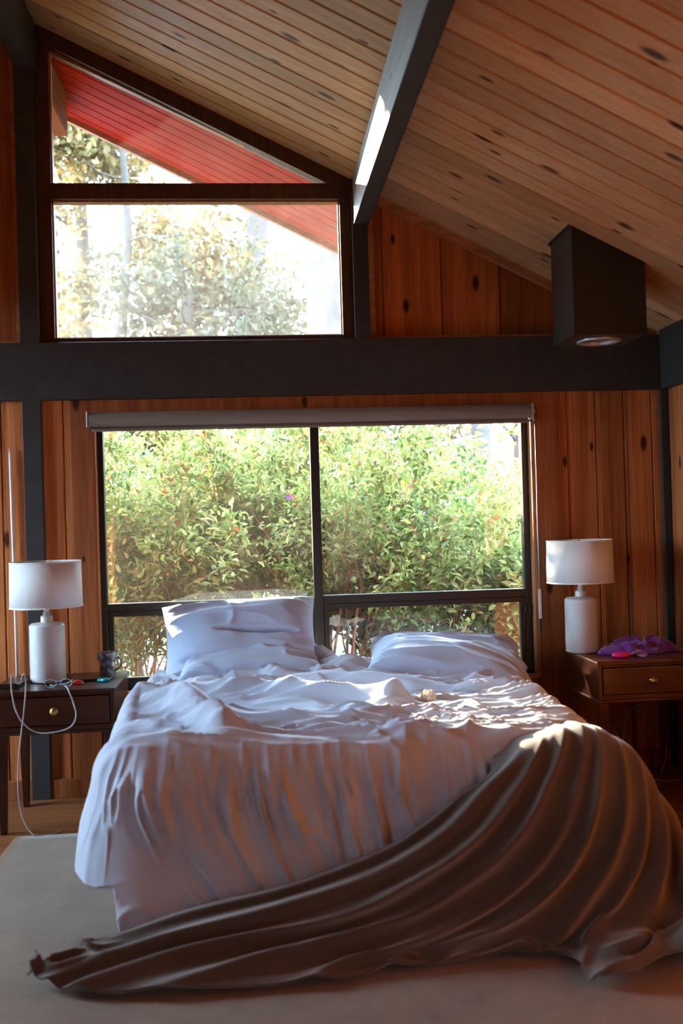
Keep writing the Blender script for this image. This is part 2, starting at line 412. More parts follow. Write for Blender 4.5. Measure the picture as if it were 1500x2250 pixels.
# casings beside the lower window
t = MB(); t.box(-.872, -.762, 4.90, 4.93, 0, 1.915); t.box(1.408, 1.555, 4.90, 4.93, 0, 1.915)
t.box(-.762, 1.408, 4.90, 4.93, 1.80, 1.915)
struct('trim_13', t, M['casing'], bevel=.002)
t = MB().box(-.762, 1.408, 4.895, 5.03, .478, .50)
struct('trim_14', t, M['trimwood'], bevel=.002)
t = MB().box(-.766, -.756, 4.905, 5.03, .50, 1.83); t.box(1.399, 1.409, 4.905, 5.03, .50, 1.83)
struct('trim_15', t, M['trimwoodZ'])
struct('baseboard_back', MB().box(-3.45, 2.11, 4.893, YW+.01, 0, .092), M['casing'], bevel=.003)
struct('baseboard_right', MB().box(2.1, 2.13, -3.5, 4.88, 0, .092), M['casing'], bevel=.003)

# exterior eave
ev = MB()
ystrip_boards(ev, -1.05, 2.6, lambda x: 3.25-.5*x, 5.03, 6.08, .12, .11)
ev.add([(-1.05,5.03,3.797),(2.6,5.03,1.972),(2.6,6.08,1.972),(-1.05,6.08,3.797),(-1.05,5.03,3.92),(2.6,5.03,2.10),(2.6,6.08,2.10),(-1.05,6.08,3.92)],
       [(0,3,2,1),(4,5,6,7),(0,1,5,4),(1,2,6,5),(2,3,7,6),(3,0,4,7)])
ystrip_boards(ev, -3.6, -1.05, lambda x: 3.77+.5*(x+1.04), 5.03, 6.08, .12, .11)
ev.add([(-3.6,5.03,2.513),(-1.05,5.03,3.788),(-1.05,6.08,3.788),(-3.6,6.08,2.513),(-3.6,5.03,2.66),(-1.05,5.03,3.92),(-1.05,6.08,3.92),(-3.6,6.08,2.66)],
       [(0,3,2,1),(4,5,6,7),(0,1,5,4),(1,2,6,5),(2,3,7,6),(3,0,4,7)])
struct('ceiling_eave', ev, M['eave'])
struct('trim_16', MB().prism([(-1.05,3.745),(2.6,1.92),(2.6,2.12),(-1.05,3.945)], 6.08, 6.12), M['eavebeam'])

# upper window
wu = MB()
wu.box(-1.004, -.937, 4.93, 4.99, 2.192, 3.68)
wu.box(.468, .526, 4.93, 4.99, 2.192, 2.96)
wu.box(-.937, .468, 4.93, 4.99, 2.192, 2.222)
wu.prism([(-.937,2.896),(.468,2.896),(.468,2.955),(.42,2.975),(-.937,2.975)], 4.92, 4.99)
w1 = struct('window_1', wu, M['framewood'], bevel=.003)
s = MB().box(-.937, -.93, 4.95, 4.99, 2.222, 3.63); s.box(.461, .468, 4.95, 4.99, 2.222, 2.896)
s.box(-.93, .461, 4.95, 4.99, 2.222, 2.228); s.box(-.93,.461,4.945,4.99,2.888,2.896)
s.prism([(-.93,3.622),(.41,2.975),(.42,2.975),(.42,2.985),(-.93,3.645)], 4.945, 4.985)
s.build('glazing_bead', M['trimwoodZ'], w1)
MB().prism([(-.94,2.97),(.43,2.97),(.43,2.99),(-.94,3.655)], 4.966, 4.970).build('pane', M['glassL'], w1)
MB().box(-.94, .47, 4.966, 4.970, 2.218, 2.898).build('pane', M['glassU'], w1)

# lower window, dark aluminium: two fixed lights over two sashes
YF0, YF1 = 4.965, 5.02
wl_ = MB()
wl_.box(-.757, -.728, YF0, YF1, .50, 1.83); wl_.box(1.366, 1.400, YF0, YF1, .50, 1.83)
wl_.box(-.728, 1.366, YF0, YF1, 1.80, 1.83); wl_.box(-.728, 1.366, YF0, YF1, .50, .525)
wl_.box(.289, .334, YF0-.006, YF1, .50, 1.80)
wl_.box(-.728, .289, YF0, YF1, .882, .918); wl_.box(.334, 1.366, YF0, YF1, .882, .922)
w2 = struct('window_2', wl_, M['alu'], bevel=.002)
for (x0, x1) in ((-.728, .289), (.334, 1.366)):
    s = MB(); a, b_, z0, z1, q = x0+.002, x1-.002, .527, .880, .026
    s.box(a, a+q, YF0+.008, YF1-.008, z0, z1); s.box(b_-q, b_, YF0+.008, YF1-.008, z0, z1)
    s.box(a+q, b_-q, YF0+.008, YF1-.008, z0, z0+q); s.box(a+q, b_-q, YF0+.008, YF1-.008, z1-q, z1)
    o = s.build('sash', M['alu'], w2, bevel=.002)
    MB().box(a+q-.004, b_-q+.004, 4.992, 4.995, z0+q-.004, z1-q+.004).build('pane', M['glassL'], o)
    MB().box(x0-.004, x1+.004, 4.992, 4.995, .915, 1.803).build('pane', M['glassL'], w2)
l = MB().box(1.352, 1.368, 4.952, 4.966, .80, .83); l.box(1.372,1.386,4.945,4.966,.795,.845)
l.build('latch', M['alu'], w2, bevel=.002)

# ------------------------------------------------------------------ roller blind with chain
M['blind'] = fabric('blind_fabric', (.19,.165,.135), .8, .1, 1200, .2)
M['whiteplastic'] = plain('white_plastic', (.72,.72,.70), .4, noise=.03)
M['greymetal'] = plain('grey_metal', (.45,.46,.48), .35, metal=.7, noise=.05)
bl = empty('roller_blind', (.3, 4.84, 1.81), 'rolled up beige roller blind above the big lower window', 'blind')
B0 = (.3, 4.84, 1.81)
def xcyl(x0, x1, y, z, r, k=24):
    mb = MB(); V = []
    for x in (x0, x1):
        V += [(x, y+r*math.cos(2*PI*j/k), z+r*math.sin(2*PI*j/k)) for j in range(k)]
    mb.add(V, [(j, (j+1)%k, (j+1)%k+k, j+k) for j in range(k)]+[tuple(range(k-1,-1,-1)), tuple(range(k,2*k))])
    return mb
local(xcyl(-.772, 1.385, 4.853, 1.813, .034), B0).build('roll', M['blind'], bl, smooth=False, bevel=.002)
local(MB().box(-.765, 1.378, 4.875, 4.878, 1.765, 1.815), B0).build('hanging_cloth', M['blind'], bl)
local(MB().box(-.765, 1.378, 4.868, 4.884, 1.757, 1.771), B0).build('bottom_bar', M['blind'], bl, bevel=.004)
h = MB().box(1.386, 1.394, 4.82, 4.90, 1.775, 1.85); h.tube([(1.386,4.853,1.813),(1.405,4.853,1.813)], .016, 14)
h.tube([(1.392,4.85,1.79),(1.402,4.84,1.765),(1.385,4.845,1.757)], .006, 8)
local(h, B0).build('bracket', M['greymetal'], bl, bevel=.002)
local(MB().box(-.782, -.774, 4.82, 4.90, 1.775, 1.85), B0).build('bracket', M['greymetal'], bl, bevel=.002)
ch = MB(); ch.tube([(1.41,4.862,1.80),(1.411,4.865,1.5),(1.409,4.868,1.2),(1.41,4.868,.92)], .0035, 6)
local(ch, B0).build('chain', M['greymetal'], bl, smooth=True)
local(MB().box(1.4035, 1.4165, 4.862, 4.874, .777, .925), B0).build('chain_guide', M['whiteplastic'], bl, bevel=.002)
local(MB().box(1.404, 1.416, 4.863, 4.873, .705, .777), B0).build('weight', M['beam'], bl, bevel=.003)

# white cord hanging on the wall behind the left lamp
cw = MB(); cw.tube([(-1.158,4.897,1.69),(-1.156,4.896,1.66),(-1.153,4.894,1.3),(-1.150,4.894,.95),(-1.150,4.893,.58)], [.002,.007,.008,.007,.007], 8)
tag(cw.build('wall_cord', M['whiteplastic'], smooth=True), 'white cord hanging down the redwood wall behind the left lamp', 'cord')

# ------------------------------------------------------------------ vent box hanging from the slope
v0 = (1.567, 4.35, 2.07)
vb = empty('vent_box', v0, 'black square duct box hanging from the sloped wood ceiling', 'vent')
M['vent'] = plain('black_sheet_metal', (.020,.020,.020), .38, metal=.2, noise=.1, spec=.5)
b = MB(); x0, x1, y0, y1, zb = 1.405, 1.73, 4.2, 4.5, 2.07
za, zc = 3.25-.5*x0-.001, 3.25-.5*x1-.001
b.add([(x0,y0,zb),(x1,y0,zb),(x1,y1,zb),(x0,y1,zb),(x0,y0,za),(x1,y0,zc),(x1,y1,zc),(x0,y1,za)],
      [(0,1,5,4),(1,2,6,5),(2,3,7,6),(3,0,4,7),(4,5,6,7)])
# bottom plate with a round hole
k = 32; cx, cyy, r = 1.567, 4.35, .085
V = []; 
for j in range(k):
    a = 2*PI*j/k; V.append((cx+r*math.cos(a), cyy+r*math.sin(a), zb))
for j in range(k):
    a = 2*PI*j/k; q = max(abs(math.cos(a)), abs(math.sin(a)))
    V.append((cx+(x1-x0)/2*math.cos(a)/q, cyy+(y1-y0)/2*math.sin(a)/q, zb))
b.add(V, [(j, (j+1)%k, (j+1)%k+k, j+k) for j in range(k)])
local(b, v0).build('casing', M['vent'], vb)
c = MB().lathe([(.085,0),(.085,.12),(.07,.125),(.0,.125)], (cx,cyy,zb), 32)
local(c, v0).build('recess', M['beam'], vb, smooth=True)
c = MB().lathe([(.098,-.001),(.098,-.007),(.084,-.009),(.078,.004),(.078,.02),(.086,.02)], (cx,cyy,zb), 40)
local(c, v0).build('ring', M['greymetal'], vb, smooth=True)
c = MB().lathe([(.068,.03),(.066,.012),(.04,.006),(.0,.005)], (cx,cyy,zb), 32)
local(c, v0).build('damper_disc', M['greymetal'], vb, smooth=True)
local(MB().add([(x0-.012,y0-.001,za+.004),(x0-.012,y1+.012,za+.004),(x0+.004,y1+.012,za-.006),(x0+.004,y0-.001,za-.006)],[(0,1,2,3)]), v0).build('flange', M['vent'], vb, solid=.002)

# ------------------------------------------------------------------ nightstands
M['brass'] = plain('aged_brass', (.42,.27,.09), .35, metal=.9, noise=.15, scale=60)
def nightstand(loc, label, w_=.52, d_=.49, h_=.61, mt=None):
    e = empty('nightstand', loc, label, 'nightstand', 'nightstands beside the bed')
    x = w_/2; y = d_/2
    t = MB().box(-x, x, -y, y, h_-.018, h_); t.build('top', mt, e, bevel=.005)
    b = MB()
    b.box(-x+.008, -x+.026, -y+.012, y-.01, h_-.175, h_-.018); b.box(x-.026, x-.008, -y+.012, y-.01, h_-.175, h_-.018)
    b.box(-x+.026, x-.026, y-.028, y-.01, h_-.175, h_-.018); b.box(-x+.026, x-.026, -y+.012, y-.028, h_-.175, h_-.16)
    b.box(-x+.026, x-.026, -y+.012, -y+.02, h_-.16, h_-.153); b.box(-x+.026, x-.026, -y+.012, -y+.02, h_-.028, h_-.018)
    b.build('body', mt, e, bevel=.002)
    MB().box(-x+.002, x-.002, -y+.004, y-.006, h_-.187, h_-.175).build('lower_moulding', mt, e, bevel=.004)
    dr = MB().box(-x+.029, x-.029, -y+.006, -y+.022, h_-.150, h_-.031).build('drawer', mt, e, bevel=.004)
    kb = MB(); V = []
    prof = [(.0,.0),(.017,.0),(.018,.003),(.012,.005),(.006,.009),(.007,.014),(.012,.019),(.013,.023),(.009,.028),(.0,.029)]
    kk = 20
    for (r, q) in prof: V += [(r*math.cos(2*PI*j/kk), -y+.006-q, h_-.092+r*math.sin(2*PI*j/kk)) for j in range(kk)]
    kb.add(V, [(i*kk+j, i*kk+(j+1)%kk, (i+1)*kk+(j+1)%kk, (i+1)*kk+j) for i in range(len(prof)-1) for j in range(kk)])
    kb.build('knob', M['brass'], dr, smooth=True)
    for sx in (-1, 1):
        for sy in (-1, 1):
            cx_, cy_ = sx*(x-.033), sy*(y-.035); a, c_ = .022, .013
            g = MB(); z1 = h_-.187
            g.add([(cx_-c_,cy_-c_,0),(cx_+c_,cy_-c_,0),(cx_+c_,cy_+c_,0),(cx_-c_,cy_+c_,0),
                   (cx_-a,cy_-a,z1),(cx_+a,cy_-a,z1),(cx_+a,cy_+a,z1),(cx_-a,cy_+a,z1)],
                  [(0,3,2,1),(4,5,6,7),(0,1,5,4),(1,2,6,5),(2,3,7,6),(3,0,4,7)])
            g.build('leg', mt, e, bevel=.002)
    return e
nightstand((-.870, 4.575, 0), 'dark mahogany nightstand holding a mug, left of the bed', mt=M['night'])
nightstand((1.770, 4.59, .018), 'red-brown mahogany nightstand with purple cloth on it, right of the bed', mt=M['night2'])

# ------------------------------------------------------------------ lamps
M['shade'] = fabric('linen_shade', (.66,.67,.65), .85, .2, 1500, .3, .03)
M['shadein'] = fabric('shade_lining', (.55,.55,.53), .9, .1, 900, .1, .03)
M['ceramic'] = plain('white_ceramic', (.50,.50,.49), .35, noise=.04, scale=50, coat=.3)
M['chrome'] = plain('nickel', (.6,.6,.58), .25, metal=1, noise=.03)
def lamp(loc, label):
    e = empty('table_lamp', loc, label, 'lamp', 'ribbed white table lamps')
    R, H = .079, .262
    prof = [(0,0),(R-.006,0),(R-.002,.003)]
    n = 64
    for i in range(n*2+1):
        z = .006 + (H-.016)*i/(n*2); prof.append((R-.0022*(i % 2), z))
    prof += [(R-.003, H-.006), (R-.010, H), (.030, H+.002), (.027,H+.006)]
    MB().lathe(prof, k=56).build('base', M['ceramic'], e, smooth=True)
    MB().lathe([(.027,H+.004),(.027,H+.028),(.023,H+.034),(.016,H+.036),(.016,H+.05),(0,H+.05)], k=28).build('neck', M['ceramic'], e, smooth=True)
    s0, s1, r0, r1 = .335, .540, .1600, .1565
    sh = MB().lathe([(r0,s0),(r1,s1),(r1-.002,s1),(r0-.002,s0)], k=72, close=True).build('shade', M['shade'], e, smooth=False)
    for p in sh.data.polygons: p.use_smooth = True
    MB().lathe([(r0-.0025,s0+.001),(r1-.0025,s1-.001)], k=72).build('shade_lining', M['shadein'], sh, smooth=True)
    rims = MB(); rims2 = MB()
    rims.lathe([(r1+.001,s1-.006),(r1+.0015,s1+.0005),(r1-.003,s1+.0005),(r1-.003,s1-.006)], k=72)
    rims2.lathe([(r0+.001,s0+.006),(r0+.0015,s0-.0005),(r0-.003,s0-.0005),(r0-.003,s0+.006)], k=72)
    rims.build('rim_tape', M['shade'], sh); rims2.build('rim_tape', M['shade'], sh)
    sp = MB()
    zf = s1-.028
    for j in range(3):
        a = 2*PI*j/3+.5; ca, sa = math.cos(a), math.sin(a)
        sp.tube([(0,0,zf),(.05*ca,.05*sa,zf),(.154*ca,.154*sa,s1-.004)], .0016, 6)
    sp.tube([(0,0,H+.05),(0,0,zf+.004)], .004, 8)
    sp.lathe([(.012,zf-.002),(.012,zf+.002),(.006,zf+.004),(.005,zf+.012),(.007,zf+.018),(.0055,zf+.026),(.001,zf+.03)], k=16)
    sp.build('harp', M['chrome'], e, smooth=True)
    MB().lathe([(.012,H+.05),(.013,H+.085),(.02,H+.10),(.028,H+.125),(.03,H+.145),(.022,H+.168),(.006,H+.18),(.0,H+.181)], k=24).build('bulb', M['shade'], e, smooth=True)
    return e
la = lamp((-.944, 4.60, .61), 'white ribbed table lamp beside the mug on the left nightstand')
lb = copy_tree(la, (1.563, 4.70, .628))
lb['label'] = 'white ribbed table lamp beside purple cloth on the right nightstand'

# ------------------------------------------------------------------ things on the left nightstand
ZL = .61
def mug():
    L0 = (-.695, 4.70, ZL)
    mt, nt, b = newmat('patterned_mug'); L = nt.links.new
    tc = N(nt, 'ShaderNodeTexCoord'); vo = N(nt, 'ShaderNodeTexVoronoi'); vo.inputs['Scale'].default_value = 55
    vo.distance = 'CHEBYCHEV'; L(tc.outputs['Object'], vo.inputs['Vector'])
    sc = N(nt, 'ShaderNodeSeparateColor'); L(vo.outputs['Color'], sc.inputs[0])
    L(ramp(nt, sc.outputs[0], [(0,(.05,.06,.07)),(.35,(.12,.2,.24)),(.5,(.32,.14,.09)),(.65,(.18,.28,.32)),(.85,(.5,.48,.45)),(1,(.1,.07,.08))]), b.inputs['Base Color'])
    b.inputs['Roughness'].default_value = .25
    e = empty('mug', L0, 'small patterned blue and brown mug on the left nightstand corner', 'mug')
    MB().lathe([(0,.0),(.030,.0),(.034,.003),(.034,.06),(.036,.068),(.044,.072),(.046,.105),(.045,.108),(.042,.106),(.040,.075),(.031,.065),(.030,.006),(0,.005)], k=40).build('cup', mt, e, smooth=True)
    MB().tube([(.033,0,.075),(.05,0,.082),(.062,0,.07),(.064,0,.05),(.055,0,.032),(.033,0,.022)], .0048, 8).build('handle', mt, e, smooth=True)
    o = MB().tube([(-.042,0,.095),(-.052,-.004,.09),(-.05,-.004,.078),(-.043,0,.076)], .005, 8)
    return e
mug()
M['blackgloss'] = plain('black_gloss', (.010,.010,.011), .25, noise=.1)
M['red'] = plain('red_plastic', (.75,.03,.02), .35, noise=.05); M['teal'] = plain('teal_plastic', (.0,.32,.38), .35, noise=.05)
o = MB().box(-.835, -.655, 4.53, 4.64, ZL+.001, ZL+.013).build('tablet', M['blackgloss'], bevel=.004)
tag(o, 'thin black tablet lying flat between the left lamp and the mug', 'tablet')
o = MB().box(-1.12, -1.03, 4.42, 4.60, ZL+.001, ZL+.022).build('book', M['blackgloss'], bevel=.003)
tag(o, 'black-covered book lying at the far left of the left nightstand', 'book')
g = MB()
for (x, y, r) in ((-.800,4.475,.010),(-.787,4.478,.012),(-.775,4.472,.009),(-.812,4.470,.008)):
    g.lathe([(0,0),(r,.001),(r*1.1,r*.5),(r*.6,r*1.1),(0,r*1.2)], (x,y,ZL+.001), 14)
g.tube([(-.812,4.47,ZL+.008),(-.795,4.46,ZL+.018),(-.772,4.468,ZL+.012)], .004, 8)
tag(g.build('hair_clip', M['red'], smooth=True), 'small bright red clip lying in front of the black tablet', 'hair clip')
g = MB(); g.tube([(-.655,4.50,ZL+.008),(-.675,4.495,ZL+.01),(-.70,4.50,ZL+.009)], [.006,.0085,.006], 10)
g.tube([(-.70,4.50,ZL+.009),(-.705,4.505,ZL+.009)], .0085, 10)
tag(g.build('lighter', M['teal'], smooth=True), 'small teal plastic lighter at the end of the black tablet', 'lighter')
# eyeglasses
E0 = (-.86, 4.405, ZL)
ge = empty('eyeglasses', E0, 'clear framed eyeglasses lying folded in front of the left lamp', 'eyeglasses')
M['clearblue'] = plain('clear_blue_plastic', (.25,.42,.5), .2, noise=.05)
f = MB()
for sx in (-1, 1):
    P = []
    for j in range(21):
        a = 2*PI*j/20; P.append((sx*.033+.025*math.cos(a), -.012, .020+.017*math.sin(a)))
    f.tube(P, .0022, 6)
f.tube([(-.009,-.012,.026),(0,-.014,.029),(.009,-.012,.026)], .002, 6)
f.build('frame', M['clearblue'], ge, smooth=True)
for sx in (-1, 1):
    MB().tube([(sx*.058,-.012,.03),(sx*.062,.0,.03),(sx*.03,.012+sx*.004,.012),(-sx*.045,.02+sx*.006,.006)], .0022, 6).build('temple', M['clearblue'], ge, smooth=True)
    V = MB(); P = [(sx*.033,-.012,.020)]+[(sx*.033+.024*math.cos(2*PI*j/20), -.012, .020+.016*math.sin(2*PI*j/20)) for j in range(20)]
    V.add(P, [(0, j+1, (j+1)%20+1) for j in range(20)]); V.build('lens', M['glassL'], ge)
# charging cable: over the nightstand edge, two loops, down to the floor
def catm(P, n): return [tuple(p) for p in catmull(P, np.linspace(0, len(P)-1, n))]
M['cable'] = plain('white_cable', (.36,.34,.31), .5, noise=.03)
cab = [(-.835,4.40,ZL+.006),(-.815,4.345,ZL+.008),(-.800,4.316,ZL-.01),(-.785,4.312,.56),(-.775,4.312,.50),(-.80,4.312,.455),(-.86,4.310,.437),(-.93,4.310,.437),
       (-.985,4.310,.47),(-1.02,4.308,.53),(-1.035,4.308,.60),(-1.038,4.308,.66),(-1.032,4.31,.688),(-1.022,4.31,.675),(-1.018,4.31,.655),(-1.008,4.31,.648),(-.998,4.31,.655),(-.992,4.31,.682),
       (-.982,4.31,.684),(-.978,4.31,.655),(-.981,4.308,.60),(-.99,4.308,.52),(-1.005,4.31,.42),(-1.018,4.31,.30),(-1.022,4.31,.20),(-1.015,4.31,.12),(-.995,4.30,.06),(-.955,4.285,.015),(-.90,4.30,.006),(-.86,4.36,.006)]
e = MB().tube(catm(cab, 240), .0032, 8).build('charging_cable', M['cable'], smooth=True)
tag(e, 'white charging cable looping down the front of the left nightstand', 'cable')
g = MB(); 
for k_, x in enumerate((-.945,-.915,-.88)):
    g.tube([(x,4.36,ZL+.004),(x+.012,4.35,ZL+.012),(x+.03,4.352,ZL+.006)], .003, 6)

# ------------------------------------------------------------------ things on the right nightstand
ZR = .628
M['purple'] = fabric('purple_satin', (.14,.022,.22), .45, .5, 600, .1, .1)
M['pink'] = plain('pink_plastic', (.80,.02,.22), .4, noise=.05)
M['lav'] = fabric('lavender_ribbon', (.35,.16,.48), .5, .4, 600, .1, .05)
def crumple(cx_, cy_, z0, ax, ay, h_, seed, n=90):
    u = np.linspace(0, 2*PI, n, endpoint=False)[None, :]; r = np.linspace(0, 1, 46)[:, None]
    ang = u + 0*r
    edge = 1+.22*vnoise(2.2*np.cos(ang)+5, 2.2*np.sin(ang)+5, seed)
    x = r*edge*np.cos(ang); y = r*edge*np.sin(ang)
    hh = (1-r**2.2)*(.55+.45*vnoise(x*1.7, y*1.7, seed+1)) 
    f = .34*ridge(x*2.4+.4*vnoise(x*3,y*3,seed+9), y*2.4, seed+2, 3)+.18*ridge(x*5, y*5, seed+3, 2.5)
    z = z0+.003+h_*np.clip(hh*.9+f*(1-r**6)*.8, 0, 2)
    P = np.stack([cx_+ax*(x+.10*vnoise(x*4,z*30,seed+5)*(1-r)), cy_+ay*(y+.1*vnoise(y*4,z*30,seed+6)*(1-r)), z], -1)
    P = np.concatenate([P, P[:, :1]], 1)
    return MB().grid(P)
o = crumple(1.805, 4.60, ZR, .175, .10, .12, 3).build('purple_cloth', M['purple'], smooth=True, solid=.002)
tag(o, 'crumpled purple satin cloth heaped on the right nightstand', 'cloth')
g = MB().lathe([(0,0),(.03,.0),(.042,.006),(.045,.014),(.038,.022),(.02,.026),(0,.027)], k=28)
g.v = [(1.665+x*1.05, 4.455+y*.6, ZR+.001+z) for x, y, z in g.v]
tag(g.build('hair_brush', M['pink'], smooth=True), 'small hot pink oval case in front of the purple cloth', 'case'); bpy.data.objects['hair_brush'].name = 'pink_case'
g = MB()
for k_ in range(7):
    a = -.9+k_*.5; g.tube(catm([(1.735,4.435,ZR+.012),(1.735+.03*math.cos(a),4.43+.01*math.sin(a*2),ZR+.018+.012*math.sin(a)),(1.735+.045*math.cos(a+.3),4.43,ZR+.012+.010*math.sin(a+.4))], 8), [.003,.005,.006,.006,.006,.005,.004,.002], 6)
tag(g.build('scrunchie', M['lav'], smooth=True), 'small lavender ribbon scrunchie between the pink case and purple cloth', 'scrunchie')
# thin loose cables under the right nightstand
def wire(name, P, lab):
    o = MB().tube(catm(P, 60), .0028, 6).build(name, M['cable'], smooth=True); tag(o, lab, 'cable')
wire('lamp_cord', [(1.56,4.80,.60),(1.57,4.86,.45),(1.64,4.85,.33),(1.70,4.80,.27),(1.78,4.78,.16),(1.86,4.78,.05),(1.92,4.80,.006)], 'thin pale cord hanging under the right nightstand near its left legs')
wire('extension_lead', [(1.80,4.74,.006),(1.79,4.80,.1),(1.82,4.84,.25),(1.88,4.84,.33),(1.95,4.82,.30),(1.99,4.80,.2),(2.0,4.78,.1),(1.96,4.76,.006)], 'thin pale cord making an arch under the right nightstand')
wire('phone_cable', [(1.66,4.66,.005),(1.74,4.60,.007),(1.84,4.66,.012),(1.92,4.60,.01),(2.02,4.64,.006)], 'thin pale cord lying on the floor under the right nightstand')

# ------------------------------------------------------------------ rug
M['rug'] = None
def rugmat():
    mt, nt, b = newmat('worn_rug'); L = nt.links.new
    tc = N(nt, 'ShaderNodeTexCoord'); n1 = N(nt, 'ShaderNodeTexNoise'); n1.inputs['Scale'].default_value = 5; n1.inputs['Detail'].default_value = 8
    n1.inputs['Roughness'].default_value = .7; L(tc.outputs['Object'], n1.inputs['Vector'])
    c = ramp(nt, n1.outputs[0], [(.30,(.085,.042,.013)),(.42,(.125,.066,.024)),(.6,(.155,.088,.037)),(.8,(.185,.11,.05))])
    L(c, b.inputs['Base Color']); b.inputs['Roughness'].default_value = .95; b.inputs['Sheen Weight'].default_value = .3
    n2 = N(nt, 'ShaderNodeTexNoise'); n2.inputs['Scale'].default_value = 260; L(tc.outputs['Object'], n2.inputs['Vector'])
    bp = N(nt, 'ShaderNodeBump'); bp.inputs['Strength'].default_value = .6; bp.inputs['Distance'].default_value = .004
    L(n2.outputs[0], bp.inputs['Height']); L(bp.outputs[0], b.inputs['Normal'])
    return mt
nx, ny = 60, 60
X, Y = np.meshgrid(np.linspace(-1.035, 1.62, nx), np.linspace(1.2, 4.295, ny), indexing='ij')
Z = .010+.0012*vnoise(X*5, Y*5, 4)
rg = MB().grid(np.stack([X, Y, Z], -1)[::1, ::1]); o = rg.build('rug', rugmat(), smooth=True)
q = o.modifiers.new('s', 'SOLIDIFY'); q.thickness = .008; q.offset = -1
for p in o.data.polygons: pass
tag(o, 'large pale worn rug under the bed and around it', 'rug')

# ------------------------------------------------------------------ bed
M['linen'] = fabric('pale_linen', (.46,.51,.61), .9, .25, 900, .15, .04)
M['pillowcase'] = fabric('pillowcase_linen', (.42,.52,.70), .9, .3, 900, .15, .03)
M['sheet'] = fabric('bed_skirt_linen', (.40,.38,.37), .9, .2, 900, .15, .04)
M['mattress'] = fabric('mattress_ticking', (.7,.7,.7), .9, .1, 700, .1)
BX0, BX1, BY0, BY1 = -.44, 1.04, 3.22, 4.84
e0 = ((BX0+BX1)/2, (BY0+BY1)/2, 0)
bed = empty('bed', e0, 'low double bed under the big window, covered in pale linen', 'bed')
local(MB().box(BX0, BX1, BY0, BY1, .30, .53), e0).build('mattress', M['mattress'], bed, bevel=.04)
local(MB().box(BX0, BX1, BY0+.02, BY1, .10, .30), e0).build('base', M['sheet'], bed, bevel=.01)
for sx in (BX0+.05, BX1-.11):
    for sy in (BY0+.06, BY1-.12):
        local(MB().box(sx, sx+.06, sy, sy+.06, .012, .10), e0).build('leg', M['beam'], bed)
def perimeter(off, n, y_end, r=.06):
    """points along left side, front, right side; returns pos, normal, arc length"""
    x0, x1, y0 = BX0-off, BX1+off, BY0-off
    P, Nn = [], []
    for t_ in np.linspace(0, 1, n//3, endpoint=False): P.append((x0, y_end+(y0+r-y_end)*t_)); Nn.append((-1,0))
    for t_ in np.linspace(0, 1, 14, endpoint=False):
        a = PI+t_*PI/2; P.append((x0+r+r*math.cos(a), y0+r+r*math.sin(a))); Nn.append((math.cos(a), math.sin(a)))
    for t_ in np.linspace(0, 1, n//2, endpoint=False): P.append((x0+r+(x1-x0-2*r)*t_, y0)); Nn.append((0,-1))
    for t_ in np.linspace(0, 1, 14, endpoint=False):
        a = 1.5*PI+t_*PI/2; P.append((x1-r+r*math.cos(a), y0+r+r*math.sin(a))); Nn.append((math.cos(a), math.sin(a)))
    for t_ in np.linspace(0, 1, n//3): P.append((x1, y0+r+(y_end-y0-r)*t_)); Nn.append((1,0))
    P = np.array(P); Nn = np.array(Nn); s_ = np.concatenate([[0], np.cumsum(np.linalg.norm(np.diff(P, axis=0), axis=1))])
    return P, Nn, s_
P, Nn, s_ = perimeter(.005, 420, 4.8)
zz = np.linspace(.34, .018, 24)
G = np.zeros((len(P), len(zz), 3))
for j, z in enumerate(zz):
    d = (.34-z)/.32
    amp = .004+.014*d
    wv = vnoise(s_*9+d*.6, s_*0+1, 11)*amp+np.sin(s_*38+2*vnoise(s_*3, 0*s_, 5))*amp*.4
    G[:, j, 0] = P[:,0]+Nn[:,0]*(wv+.02*d); G[:, j, 1] = P[:,1]+Nn[:,1]*(wv+.02*d); G[:, j, 2] = z
G[..., 0] -= e0[0]; G[..., 1] -= e0[1]
MB().grid(G).build('bed_skirt', M['sheet'], bed, smooth=True, solid=.003)

